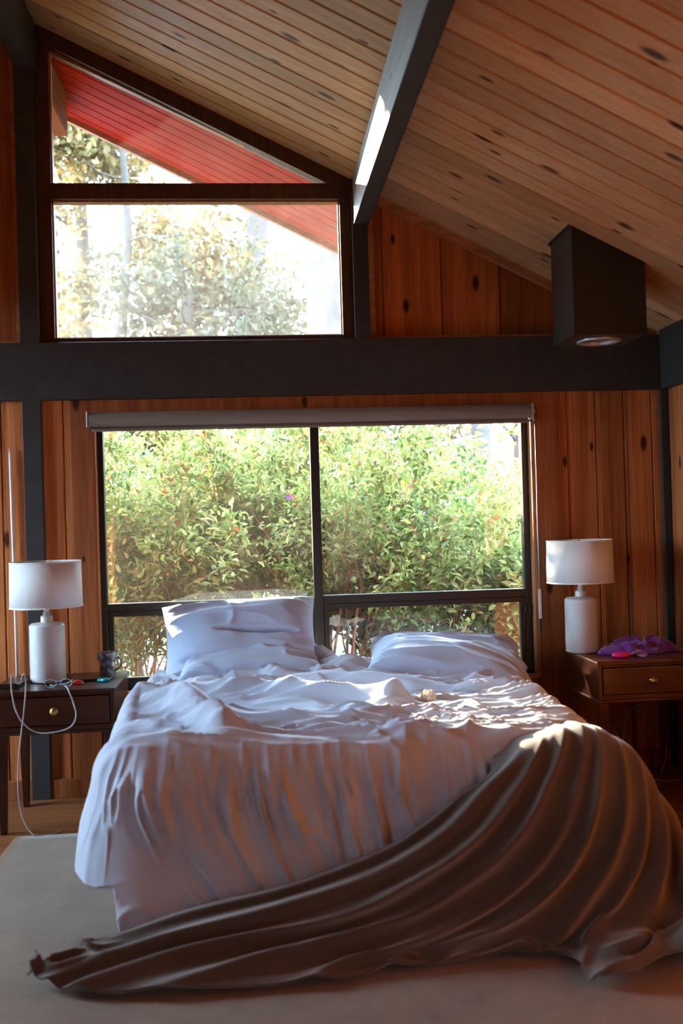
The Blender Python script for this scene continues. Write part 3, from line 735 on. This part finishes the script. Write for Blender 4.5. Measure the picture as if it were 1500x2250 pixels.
# duvet: laid over the mattress, falling over the sides and front
def duvet():
    na, nb = 430, 400
    a = np.linspace(BX0-.52, BX1+.50, na); b_ = np.linspace(BY0-.64, BY1-.10, nb)
    A, Bb = np.meshgrid(a, b_, indexing='ij')
    R = .10; top = .575
    rc = .10                                       # rounded plan corners
    qx = np.clip(A, BX0+rc, BX1-rc); qy = np.clip(Bb, BY0+rc, BY1+1)
    dx, dy = A-qx, Bb-qy; dist = np.sqrt(dx**2+dy**2); nxn = np.where(dist > 1e-6, dx/np.maximum(dist,1e-6), 0); nyn = np.where(dist > 1e-6, dy/np.maximum(dist,1e-6), 0)
    d = np.maximum(dist-rc, 0)
    out = (dist <= rc)
    # hem shape
    hem = .43+.17*sstep(BX0-.10, BX0-.05, A)*(1-sstep(BY0-.02, BY0+.1, Bb))+.012*vnoise(A*2, Bb*2, 21)
    d = np.minimum(d, hem*1.0)
    th_m = math.radians(80)
    th = np.minimum(d/R, th_m); arc = R*np.sin(th); drop = R*(1-np.cos(th))
    rest = np.maximum(d-R*th_m, 0)
    arc = arc+rest*math.cos(th_m)*1.05; drop = drop+rest*math.sin(th_m)
    base_x = np.where(out, A, qx+nxn*(rc+arc)); base_y = np.where(out, Bb, qy+nyn*(rc+arc))
    z = top-drop
    ontop = 1-sstep(0, .16, d)
    # ---- wrinkles on top: mostly across the bed, drooping to the right
    wx = A+.10*vnoise(A*2.1, Bb*2.1, 1); wy = Bb+.10*vnoise(A*1.7, Bb*2.4, 2)
    v = wy+.22*wx
    f1 = ridge(wx*1.6, v*7.5, 3, 2.2); f2 = ridge(wx*3.0, v*15, 4, 2.0); f3 = ridge(wx*2.0+v*2, wy*22, 5, 1.7)
    calm = .55+.45*sstep(3.2, 4.3, Bb)
    h = .032*f1*calm+.026*f2*(.5+.5*calm)+.014*f3+.014*ridge(wx*7+2*wy, v*26, 19, 2.5)
    h += .014*ridge(wx*5+wy*3, wy*6-wx*2, 6, 2.4)
    h += .03*np.exp(-((A-.30)/.30)**2-((Bb-4.5)/.3)**2)               # rise towards the pillows
    h -= .02*np.exp(-((A-.85)/.4)**2-((Bb-4.35)/.3)**2)
    def bump(poly, hh, wd, side=0):
        best = np.full(A.shape, 9.); 
        for (p, q) in zip(poly[:-1], poly[1:]):
            p = np.array(p); q = np.array(q); pq = q-p; L2 = (pq**2).sum()
            t_ = np.clip(((A-p[0])*pq[0]+(Bb-p[1])*pq[1])/L2, 0, 1)
            best = np.minimum(best, np.hypot(A-p[0]-t_*pq[0], Bb-p[1]-t_*pq[1]))
        return hh*np.exp(-(best/wd)**2)
    h += bump([(-.60,3.72),(-.44,3.80),(-.30,3.72),(-.18,3.50),(-.12,3.32)], .085, .06)       # thrown-back roll
    h -= bump([(-.30,3.88),(-.14,3.80),(.05,3.70),(.22,3.58)], .045, .07)
    h += bump([(-.46,4.02),(-.20,4.04),(.05,3.96),(.30,3.82),(.5,3.70)], .055, .05)
    h += bump([(-.1,3.72),(.2,3.62),(.45,3.50)], .028, .035)
    h += bump([(.24,4.66),(.34,4.46),(.52,4.26),(.80,4.08)], .035, .05)
    h += bump([(.05,4.30),(.35,4.16),(.7,3.98),(1.0,3.86)], .030, .035)
    h += bump([(-.45,4.4),(-.2,4.36),(.1,4.34)], .03, .05)
    z = z+h*ontop
    # ---- pleats on the hanging cloth
    onfront = np.clip(-nyn, 0, 1); onside = np.abs(nxn)
    phi = np.arctan2(np.abs(nxn), np.maximum(-nyn, 1e-9)); sgx = np.sign(nxn)
    along = qx+sgx*(rc*2.5*phi+np.where(qy > BY0+rc, qy-(BY0+rc), 0))
    u = along - 1.0*onfront*np.maximum(d-.08, 0)**1.9*(1-.85*sstep(-.2,.5,A))*sstep(BX0-.3,BX0+.1,A) + .015*vnoise(A*6, d*8, 8)
    amp = sstep(.05, .20, d)
    pl = .024*ridge(u*11, d*1.5, 12, 6)+.022*ridge(u*24, d*2.4, 13, 5)*(1-sstep(.25,.5,d)*.5)+.014*ridge(u*47, d*4, 14, 4)*(1-sstep(.15,.4,d)*.8)
    low = .016*vnoise(u*4.5, d*2, 15)*sstep(.15,.45,d)
    off = (pl+low)*amp*(1-.85*sstep(.3,.9,onside))
    crimp = .010*ridge(u*22, d*2, 16, 2)*np.exp(-((d-.10)/.06)**2)
    X_ = base_x+nxn*(off+crimp*1.0); Y_ = base_y+nyn*(off+crimp)
    # left front corner flares outwards
    off = off*(1-.75*onside*(1-onfront)); fl_ = np.exp(-((A-(BX0-.2))/.25)**2)*sstep(.1,.45,d)
    X_ -= .035*fl_; Y_ += .0*fl_
    z = np.maximum(z, .03)
    Pg = np.stack([X_, Y_, z], -1)
    o = MB().grid(Pg).build('duvet', M['linen'], smooth=True, solid=.006)
    return o
dv = duvet()
tag(dv, 'rumpled pale blue-grey duvet spread over the whole bed', 'duvet')

# pillows
def pillow(name, W_, H_, T, seed, mtx, label, bend=0., crease=None, mat=None):
    n = 90
    u = np.linspace(-1, 1, n); U, V = np.meshgrid(u, u, indexing='ij')
    pr = np.clip((1-np.abs(U)**3.2), 0, 1)**.55*np.clip((1-np.abs(V)**3.2), 0, 1)**.55
    cx_ = 1-.07*(1-np.abs(V)**2); cy_ = 1-.09*(1-np.abs(U)**2)
    X_ = W_/2*U*cx_; Y_ = H_/2*V*cy_
    sm = (1-pr)*.9+.12
    wr_ = .022*ridge(U*1.6+.5*vnoise(U*2,V*2,seed+7), V*3.4, seed, 2.2)*(.4+sm)+.007*ridge(U*3+V*2, V*4+U, seed+1, 2.5)*(.4+sm)+.010*ridge(U*10, V*10+U*2, seed+2, 2.5)*sstep(.2,.9,sm)
    wr_ = wr_*(1-np.maximum(np.abs(U),np.abs(V))**8)
    out = []
    for sg in (1, -1):
        Zt = T/2*pr*(1+.18*vnoise(U*1.3, V*1.3, seed+3))+wr_
        if crease and sg == 1:
            for (v0_, u0_, u1_, dep, wd) in crease:
                cc = v0_+.06*np.sin(U*2.3+seed)
                Zt = Zt-dep*np.exp(-((V-cc)/wd)**2)*sstep(u0_-.15,u0_+.15,U)*(1-sstep(u1_-.15,u1_+.15,U))
        Zz = sg*Zt
        Pp = np.stack([X_, Y_, Zz], -1)
        if bend: Pp[..., 2] += bend*(U**2)*-1
        out.append(Pp if sg == 1 else Pp[::-1])
    mb = MB(); mb.grid(out[0]); mb.grid(out[1])
    me_ = mb.build(name, mat or M['pillowcase'], smooth=True)
    # piping flange at the seam
    me_.matrix_world = mtx
    tag(me_, label, 'pillow', 'pillows at the head of the bed')
    return me_
def TR(loc, rx=0, ry=0, rz=0):
    return Matrix.Translation(loc) @ Matrix.Rotation(rz,4,'Z') @ Matrix.Rotation(ry,4,'Y') @ Matrix.Rotation(rx,4,'X')
R_ = math.radians
pillow('pillow', .66, .40, .19, 31, TR((-.03, 4.52, .650), R_(12), R_(0), R_(1)), 'flattened blue-grey pillow peeking out under the propped one')
pillow('pillow', .73, .50, .25, 41, TR((-.075, 4.64, .735), R_(47), R_(-2), R_(1)), 'plump blue-grey pillow propped up high before the window mullion',
       crease=[(-.02,-.25,.75,.055,.035),(-.62,-.75,.85,.025,.05)])
pillow('pillow', .74, .46, .18, 51, TR((.90, 4.67, .615), R_(16), R_(4), R_(-5)), 'pale pillow with a pointed corner at the back of the right pair')
pillow('pillow', .76, .48, .23, 61, TR((.86, 4.47, .610), R_(10), R_(9), R_(-10)), 'sunlit pale pillow lying flat at the front of the right pair', bend=.02, crease=[(.3,-.5,.5,.04,.06)])

# crumpled tissue on the duvet
M['tissue'] = fabric('tissue_paper', (.78,.70,.58), .9, .1, 600, .1)
o = crumple(.632, 3.71, .60, .04, .03, .05, 13, 40).build('tissue', M['tissue'], smooth=True, solid=.001)
tag(o, 'small crumpled cream tissue lying on the middle of the duvet', 'tissue')

# ------------------------------------------------------------------ brown blanket
BK = [
 (0.00,[(0.74, 3.26, 0.575), (0.716, 3.06, 0.508), (0.59, 3.02, 0.43), (0.479, 3.0, 0.367), (0.373, 3.0, 0.309), (0.094, 2.99, 0.22), (-0.245, 2.99, 0.157), (-0.514, 3.0, 0.057), (-0.674, 2.892, 0.03)]),
 (0.14,[(0.82, 3.28, 0.585), (0.82, 3.06, 0.567), (0.695, 2.98, 0.46), (0.545, 2.95, 0.326), (0.349, 2.94, 0.22), (0.09, 2.93, 0.153), (-0.202, 2.92, 0.096), (-0.431, 2.88, 0.051), (-0.597, 2.82, 0.03)]),
 (0.30,[(0.91, 3.3, 0.59), (0.921, 3.08, 0.598), (0.813, 2.97, 0.456), (0.679, 2.93, 0.318), (0.507, 2.91, 0.207), (0.314, 2.9, 0.117), (0.046, 2.86, 0.072), (-0.196, 2.8, 0.051), (-0.391, 2.759, 0.03)]),
 (0.45,[(0.98, 3.3, 0.59), (1.009, 3.1, 0.605), (0.919, 2.95, 0.456), (0.812, 2.91, 0.304), (0.665, 2.89, 0.185), (0.483, 2.87, 0.098), (0.318, 2.84, 0.05), (0.196, 2.8, 0.037), (0.116, 2.75, 0.03)]),
 (0.60,[(1.04, 3.3, 0.59), (1.084, 3.1, 0.597), (1.028, 2.95, 0.45), (0.943, 2.91, 0.289), (0.815, 2.89, 0.169), (0.671, 2.87, 0.093), (0.544, 2.85, 0.056), (0.464, 2.85, 0.03), (0.404, 2.807, 0.03)]),
 (0.74,[(1.08, 3.32, 0.58), (1.146, 3.09, 0.564), (1.122, 2.95, 0.432), (1.073, 2.91, 0.282), (0.985, 2.88, 0.169), (0.91, 2.87, 0.09), (0.874, 2.87, 0.053), (0.857, 2.86, 0.031), (0.837, 2.82, 0.03)]),
 (0.86,[(1.12, 3.34, 0.56), (1.196, 3.08, 0.511), (1.185, 2.97, 0.381), (1.165, 2.93, 0.256), (1.109, 2.89, 0.164), (1.047, 2.85, 0.103), (0.996, 2.79, 0.065), (0.946, 2.71, 0.038), (0.88, 2.615, 0.03)]),
 (0.94,[(1.15, 3.36, 0.54), (1.243, 3.1, 0.436), (1.243, 3.01, 0.338), (1.237, 2.96, 0.228), (1.224, 2.92, 0.146), (1.205, 2.88, 0.081), (1.175, 2.83, 0.036), (1.147, 2.78, 0.03), (1.09, 2.678, 0.03)]),
 (1.00,[(1.17, 3.38, 0.52), (1.295, 3.14, 0.348), (1.299, 3.06, 0.27), (1.307, 3.0, 0.182), (1.308, 2.96, 0.112), (1.31, 2.92, 0.058), (1.304, 2.88, 0.03), (1.292, 2.84, 0.03), (1.25, 2.726, 0.03)]),
 (1.14,[(1.19,3.6,.50),(1.24,3.6,.42),(1.28,3.6,.32),(1.30,3.58,.22),(1.31,3.56,.14),(1.32,3.52,.08),(1.33,3.48,.04),(1.34,3.44,.03),(1.36,3.40,.03)]),
]
M['blanket'] = fabric('brown_fleece', (.074,.052,.039), .95, .45, 500, .3, .10)
def blanket():
    ts = np.array([k_[0] for k_ in BK]); K = np.array([k_[1] for k_ in BK])
    nt_, ns = 420, 200
    s = np.linspace(0, 8, ns)
    S = np.stack([catmull(K[i], s) for i in range(len(K))])         # (k, ns, 3)
    idx = np.interp(np.linspace(0, ts[-1], nt_), ts, np.arange(len(ts)))
    G = catmull(S, idx) if False else np.stack([catmull(S[:, j], idx) for j in range(ns)], 1)
    T = np.linspace(0, ts[-1], nt_)[:, None]; Sx = (s/8)[None, :]
    # normals
    gu = np.gradient(G, axis=0); gv = np.gradient(G, axis=1)
    nrm = np.cross(gu, gv); nrm /= np.maximum(np.linalg.norm(nrm, axis=-1, keepdims=True), 1e-9)
    if nrm[nt_//3, ns//3, 1] > 0: nrm = -nrm
    tw = T+.02*vnoise(Sx*5+T*0, T*9, 70)
    fold = 0*T*Sx
    for (t0, a_, wd_, bw_) in ((.04,.020,.022,0),(.125,.044,.026,.012),(.225,.050,.028,-.010),(.345,.046,.028,.012),(.47,.036,.024,-.012),(.575,.050,.030,.010),(.70,.046,.026,-.01),(.80,.034,.022,.006),(.885,.046,.024,0),(.965,.036,.022,.004),(1.06,.03,.02,0)):
        c_ = t0+bw_*np.sin(Sx*5+t0*20)
        fold = fold+a_*np.exp(-np.abs((T-c_+.006*vnoise(Sx*6+T*0,t0*40+0*T,70))/wd_)**1.6)*(.55+.45*np.sin(np.clip(Sx*2.6+vnoise(t0*33+0*Sx,0*Sx,71)*.6,0,3.1)))
    wide = np.interp(Sx, [0,.12,.24,.42,.8,1], [.0,.10,.5,1.,.85,.6])
    fine = .006*vnoise(T*9, Sx*5, 73)+.004*vnoise(T*18+Sx*3, Sx*9, 78)
    right = sstep(.8, .95, T)
    clump = right*sstep(.55,.85,Sx)*(.075*ridge(T*17, Sx*7, 74, 2.2)+.03*vnoise(T*22, Sx*12, 75))
    tip = (1-sstep(.02,.2,T))*sstep(.80,.95,Sx)*.065*ridge(T*16, Sx*13, 76, 2.4)
    disp = fold*wide*1.15+fine+clump+tip
    G = G+nrm*disp[..., None]
    G[..., 2] = np.maximum(G[..., 2], .022+.006*(vnoise(T*30, Sx*20, 77)+1))
    # keep in front of the duvet on its upper edge
    return MB().grid(G).build('blanket', M['blanket'], smooth=True, solid=.008)
o = blanket()
tag(o, 'dark brown fleece blanket slipping off the foot of the bed onto the rug', 'blanket')

# ------------------------------------------------------------------ outside
def gmat():
    mt, nt, b = newmat('leaf_litter'); L = nt.links.new
    tc = N(nt, 'ShaderNodeTexCoord'); n1 = N(nt, 'ShaderNodeTexNoise'); n1.inputs['Scale'].default_value = 3; n1.inputs['Detail'].default_value = 10
    L(tc.outputs['Object'], n1.inputs['Vector'])
    L(ramp(nt, n1.outputs[0], [(.3,(.006,.009,.003)),(.5,(.014,.016,.006)),(.7,(.028,.024,.012))]), b.inputs['Base Color']); b.inputs['Roughness'].default_value = 1
    return mt
X, Y = np.meshgrid(np.linspace(-60, 60, 80), np.linspace(-60, 120, 110), indexing='ij')
Z = -.35+.25*vnoise(X*.15, Y*.15, 4)*sstep(7, 14, Y)
struct('ground', MB().grid(np.stack([X,Y,Z], -1)), gmat(), smooth=True)

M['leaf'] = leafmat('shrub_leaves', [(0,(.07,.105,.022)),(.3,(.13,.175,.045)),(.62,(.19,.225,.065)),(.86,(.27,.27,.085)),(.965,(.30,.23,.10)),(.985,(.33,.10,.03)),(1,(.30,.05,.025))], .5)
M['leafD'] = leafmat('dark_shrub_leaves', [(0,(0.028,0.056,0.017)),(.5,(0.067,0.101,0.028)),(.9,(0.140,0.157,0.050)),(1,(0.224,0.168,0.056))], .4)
M['leafY'] = leafmat('autumn_tree_leaves', [(0,(.075,.048,.018)),(.4,(.13,.088,.032)),(.8,(.19,.135,.05)),(1,(.12,.12,.045))], .5)
M['leafG'] = leafmat('grey_green_tree_leaves', [(0,(0.028,0.038,0.024)),(.4,(0.046,0.056,0.032)),(.8,(0.068,0.072,0.040)),(1,(0.090,0.076,0.040))], .45)
M['twig'] = plain('reddish_twig', (.17,.075,.045), .8, noise=.2)
M['bark'] = plain('pale_bark', (.026,.022,.019), .9, noise=.35, scale=9)
M['barkR'] = plain('pinkish_bark', (.034,.027,.025), .9, noise=.3, scale=9)
M['petal'] = plain('violet_petal', (.22,.10,.70), .6)

def leaves_mesh(name, pos, dirs, size, mat, parent, rg_, wr=.42, droop=.25):
    n = len(pos)
    L_ = size*rg_.uniform(.55, 1.25, n)
    d = dirs+rg_.normal(0, .55, (n,3)); d[:,2] -= droop; d /= np.linalg.norm(d, axis=1, keepdims=True)
    up_ = rg_.normal(0, .6, (n,3)); up_[:,2] += 1
    sd_ = np.cross(d, up_); sd_ /= np.maximum(np.linalg.norm(sd_, axis=1, keepdims=True), 1e-6)
    nn = np.cross(sd_, d)
    W = (L_*wr*.5)[:,None]; Lc = L_[:,None]
    base = pos; mid = pos+d*Lc*.5-nn*Lc*.06; tip = pos+d*Lc-nn*Lc*.16
    l1 = pos+d*Lc*.22+sd_*W*.85; l2 = pos+d*Lc*.6+sd_*W*.8+nn*W*.3
    r1 = pos+d*Lc*.22-sd_*W*.85; r2 = pos+d*Lc*.6-sd_*W*.8+nn*W*.3
    V = np.stack([base, l1, l2, tip, r2, r1, mid], 1).reshape(-1,3)
    o_ = (np.arange(n)*7)[:,None]
    quads = np.stack([o_+np.array([[0,6,2,1]]), o_+np.array([[0,5,4,6]])], 1).reshape(-1,4)
    tris = np.stack([o_+np.array([[6,3,2]]), o_+np.array([[6,4,3]])], 1).reshape(-1,3)
    me = bpy.data.meshes.new(name)
    nv = len(V); nl = quads.size+tris.size; nf = len(quads)+len(tris)
    me.vertices.add(nv); me.vertices.foreach_set('co', V.astype(np.float32).ravel())
    me.loops.add(nl); me.loops.foreach_set('vertex_index', np.concatenate([quads.ravel(), tris.ravel()]).astype(np.int32))
    me.polygons.add(nf)
    st = np.concatenate([np.arange(len(quads))*4, quads.size+np.arange(len(tris))*3]).astype(np.int32)
    me.polygons.foreach_set('loop_start', st)
    me.update(calc_edges=True); me.validate()
    me.materials.append(mat)
    o = bpy.data.objects.new(name, me); C.collection.objects.link(o); o.parent = parent
    return o

def grow(rg_, p, d, length, r, depth, maxd, segs, out, tips, spread=.5, wob=.12, up_=.08, ratio=.68, kids=(2,4)):
    pts = [p.copy()]; rad = [r]; q = p.copy(); dd = d.copy()
    for i in range(segs):
        dd = dd+rg_.normal(0, wob, 3); dd[2] += up_; dd /= np.linalg.norm(dd)
        q = q+dd*length/segs; pts.append(q.copy()); rad.append(r*(1-.45*(i+1)/segs))
        if depth >= maxd-1: tips.append((q.copy(), dd.copy()))
    out.append((pts, rad, depth))
    if depth < maxd:
        for k_ in range(rg_.integers(*kids)):
            i = rg_.integers(max(1, segs//3), segs+1)
            nd = dd+rg_.normal(0, spread, 3); nd /= np.linalg.norm(nd)
            grow(rg_, pts[i].copy(), nd, length*ratio*rg_.uniform(.75,1.15), rad[i]*.62, depth+1, maxd, segs, out, tips, spread, wob, up_, ratio, kids)

def shrub(loc, h_, wid, nst, nleaf, size, mat, label, seed, dep=.6, bmat=None, name='shrub', low=.0, twr=.014):
    rg_ = np.random.default_rng(seed); e = empty(name, loc, label, 'shrub', None)
    br, tips = [], []
    for i in range(nst):
        a = rg_.uniform(0, 2*PI); rr = rg_.uniform(0, .45)
        p = np.array([math.cos(a)*rr*wid, math.sin(a)*rr*dep*.8, 0.])
        d = np.array([math.cos(a)*wid*.42*rg_.uniform(.2,1.1), math.sin(a)*dep*.38, 1.]); d /= np.linalg.norm(d)
        grow(rg_, p, d, h_*rg_.uniform(.42,.62), twr, 0, 3, 6, br, tips, spread=.42, wob=.09, up_=.03, ratio=.62)
    mb = MB()
    for (pts, rad, dp) in br:
        if dp <= 2 or rg_.random() < .5: mb.tube(pts, [max(x_, .0016) for x_ in rad], 5, cap=False)
    mb.build('stems', bmat or M['twig'], e)
    tp = np.array([t_[0] for t_ in tips]); td = np.array([t_[1] for t_ in tips])
    ii = rg_.integers(0, len(tp), nleaf)
    pos = tp[ii]+rg_.normal(0, size*.75, (nleaf,3)); pos[:,2] = np.maximum(pos[:,2], low)
    leaves_mesh('foliage', pos, td[ii], size, mat, e, rg_)
    return e
def tree(loc, trunk, radii, crown, nleaf, size, mat, label, seed, bmat, spread=.7, kids=14, blen=1.6):
    """trunk: list of local points; crown: z range fraction from which boughs start"""
    rg_ = np.random.default_rng(seed); e = empty('tree', loc, label, 'tree', None)
    tp_ = catmull(trunk, np.linspace(0, len(trunk)-1, 26)); rr = np.interp(np.linspace(0,1,26), np.linspace(0,1,len(radii)), radii)
    mb = MB().tube([tuple(p) for p in tp_], list(rr), 12, cap=False); mb.build('trunk', bmat, e, smooth=True)
    br, tips = [], []
    for k_ in range(kids):
        f = rg_.uniform(crown[0], crown[1]); i = int(f*25)
        a = rg_.uniform(0, 2*PI); nd = np.array([math.cos(a), math.sin(a), rg_.uniform(-.1,.6)]); nd /= np.linalg.norm(nd)
        grow(rg_, tp_[i].copy(), nd, blen*rg_.uniform(.6,1.2), rr[i]*.3, 0, 2, 6, br, tips, spread=spread, wob=.16, up_=.02, ratio=.6, kids=(2,5))
    mb = MB()
    for (pts, rad, dp) in br: mb.tube(pts, [max(x_, .004) for x_ in rad], 5, cap=False)
    mb.build('boughs', bmat, e)
    tp2 = np.array([t_[0] for t_ in tips]); td = np.array([t_[1] for t_ in tips])
    # leaves gather in sprays around a share of the tips, gaps between
    sel = rg_.permutation(len(tp2))[:max(8, int(len(tp2)*.55))]
    ii = sel[rg_.integers(0, len(sel), nleaf)]
    pos = tp2[ii]+rg_.normal(0, size*1.4, (nleaf,3))
    leaves_mesh('foliage', pos, td[ii], size, mat, e, rg_, wr=.6)
    return e

GZ = -.35
# the flowering thicket right outside the lower window
SH = [ # x, y, height, width, stems, leaves, label
 (-.95, 7.4, 2.35, .75, 18, 17000, 'yellow-green leafy shrub at the left edge outside the lower window'),
 (-.15, 7.7, 2.45, .8, 20, 20000, 'tall yellow-green shrub outside, behind the propped pillow'),
 (.60, 7.3, 2.4, .75, 20, 19000, 'tall leafy shrub outside, just right of the window mullion'),
 (1.35, 7.8, 2.1, .8, 18, 17000, 'arching leafy shrub outside the right half of the lower window'),
 (2.15, 7.5, 1.75, .7, 14, 12500, 'shorter leafy shrub outside at the right edge of the lower window'),
]
for i, (x, y, h_, wd, ns_, nl_, lab) in enumerate(SH):
    s_e = shrub((x, y, GZ), h_, wd, ns_, nl_, .068, M['leaf'], lab, 100+i)
    rg_ = np.random.default_rng(500+i)
    fm = MB()
    for k_ in range(1):
        c_ = (rg_.uniform(-.5,.5), -.45+rg_.uniform(-.1,.05), rg_.uniform(1.0, 2.0))
        for j in range(5):
            a = 2*PI*j/5; b2 = a+2*PI/10
            fm.add([c_, (c_[0]+.018*math.cos(a-.5), c_[1]-.008, c_[2]+.018*math.sin(a-.5)), (c_[0]+.026*math.cos(a), c_[1]-.004, c_[2]+.026*math.sin(a)), (c_[0]+.018*math.cos(a+.5), c_[1]-.008, c_[2]+.018*math.sin(a+.5))], [(0,1,2,3)])
    fm.build('flower', M['petal'], s_e)
# second row
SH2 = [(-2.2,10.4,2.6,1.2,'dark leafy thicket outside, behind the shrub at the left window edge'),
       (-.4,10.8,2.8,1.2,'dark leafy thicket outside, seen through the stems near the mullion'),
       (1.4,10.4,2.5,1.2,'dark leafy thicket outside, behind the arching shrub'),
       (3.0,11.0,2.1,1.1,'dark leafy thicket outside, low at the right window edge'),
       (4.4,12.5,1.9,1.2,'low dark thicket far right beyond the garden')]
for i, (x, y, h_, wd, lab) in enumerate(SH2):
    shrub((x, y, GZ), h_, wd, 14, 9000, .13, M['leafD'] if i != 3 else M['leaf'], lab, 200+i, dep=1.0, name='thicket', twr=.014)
# trees
TT = [
 ((-.05,20,GZ), [(.0,0,0),(.0,0,3),(.05,0,5.6),(.25,0,7.4),(.45,0,9),(.9,0,13)], [.34,.30,.27,.24,.2,.12], (.75,1.), 1500, .2, 'leafG', 'thick pale tree trunk leaning right, outside behind the middle of the upper window', 'barkR'),
 ((1.13,15,GZ), [(0,0,0),(.0,0,3),(.02,0,5),(.05,0,9),(0,0,13)], [.29,.27,.26,.24,.14], (.7,1.), 1500, .17, 'leafG', 'thick straight pinkish tree trunk outside by the right edge of the upper window', 'barkR'),
 ((-3.25,20,GZ), [(.0,0,0),(-.05,0,3.5),(.05,0,6),(.0,0,8.5),(-.1,0,13)], [.2,.17,.15,.13,.07], (.5,.9), 2200, .16, 'leafY', 'slim pale tree outside near the left edge of the upper window', 'bark'),
 ((-2.3,18,GZ), [(0,0,0),(.1,0,2.5),(.0,0,4.5),(.2,0,7),(.1,0,9)], [.16,.14,.12,.08,.04], (.25,.95), 15000, .17, 'leafY', 'golden-leaved tree outside rising in the left of the upper window', 'bark'),
 ((-1.05,17,GZ), [(0,0,0),(.05,0,2.5),(-.05,0,4.5),(.1,0,5.6)], [.22,.19,.15,.06], (.45,1.), 3400, .14, 'leafG', 'rounded grey-green tree outside in the middle of the upper window', 'bark'),
 ((.6,19,GZ), [(0,0,0),(.1,0,2.5),(0,0,4.2),(.1,0,5.4)], [.14,.12,.1,.05], (.35,1.), 7500, .15, 'leafG', 'low bushy tree outside between the two thick trunks', 'bark'),
 ((2.5,22,GZ), [(0,0,0),(0,0,3),(.1,0,5.5),(.2,0,7.2)], [.2,.17,.13,.06], (.3,1.), 8000, .17, 'leafY', 'golden tree outside behind the straight pinkish trunk', 'bark'),
 ((-4.6,21,GZ), [(0,0,0),(.1,0,3),(.2,0,5),(.3,0,6.6)], [.16,.14,.1,.05], (.3,1.), 5000, .16, 'leafG', 'grey-green tree outside at the far left of the upper window', 'bark'),
 ((3.45,15,GZ), [(0,0,0),(.05,0,3),(-.1,0,6),(-.1,0,11)], [.16,.15,.13,.08], (.6,1.), 1200, .17, 'leafY', 'pale trunk outside at the top right corner of the lower window', 'barkR'),
 ((4.6,17,GZ), [(0,0,0),(.1,0,3),(-.1,0,6),(.1,0,11)], [.2,.17,.15,.1], (.3,.8), 3500, .16, 'leafY', 'white-barked trunk outside at the right edge of the lower window', 'barkR'),
 ((3.9,24,GZ), [(0,0,0),(.1,0,3),(0,0,5),(.1,0,7)], [.18,.15,.12,.06], (.2,.8), 3500, .16, 'leafY', 'distant golden tree seen at the top right of the lower window', 'bark'),
]
for i, (loc, tk, rd, cr, nl_, sz, mt_, lab, bk) in enumerate(TT):
    tree(loc, [np.array(p, float) for p in tk], rd, cr, nl_, sz, M[mt_], lab, 300+i, M[bk], kids=16 if nl_ > 3000 else 8, blen=1.35)
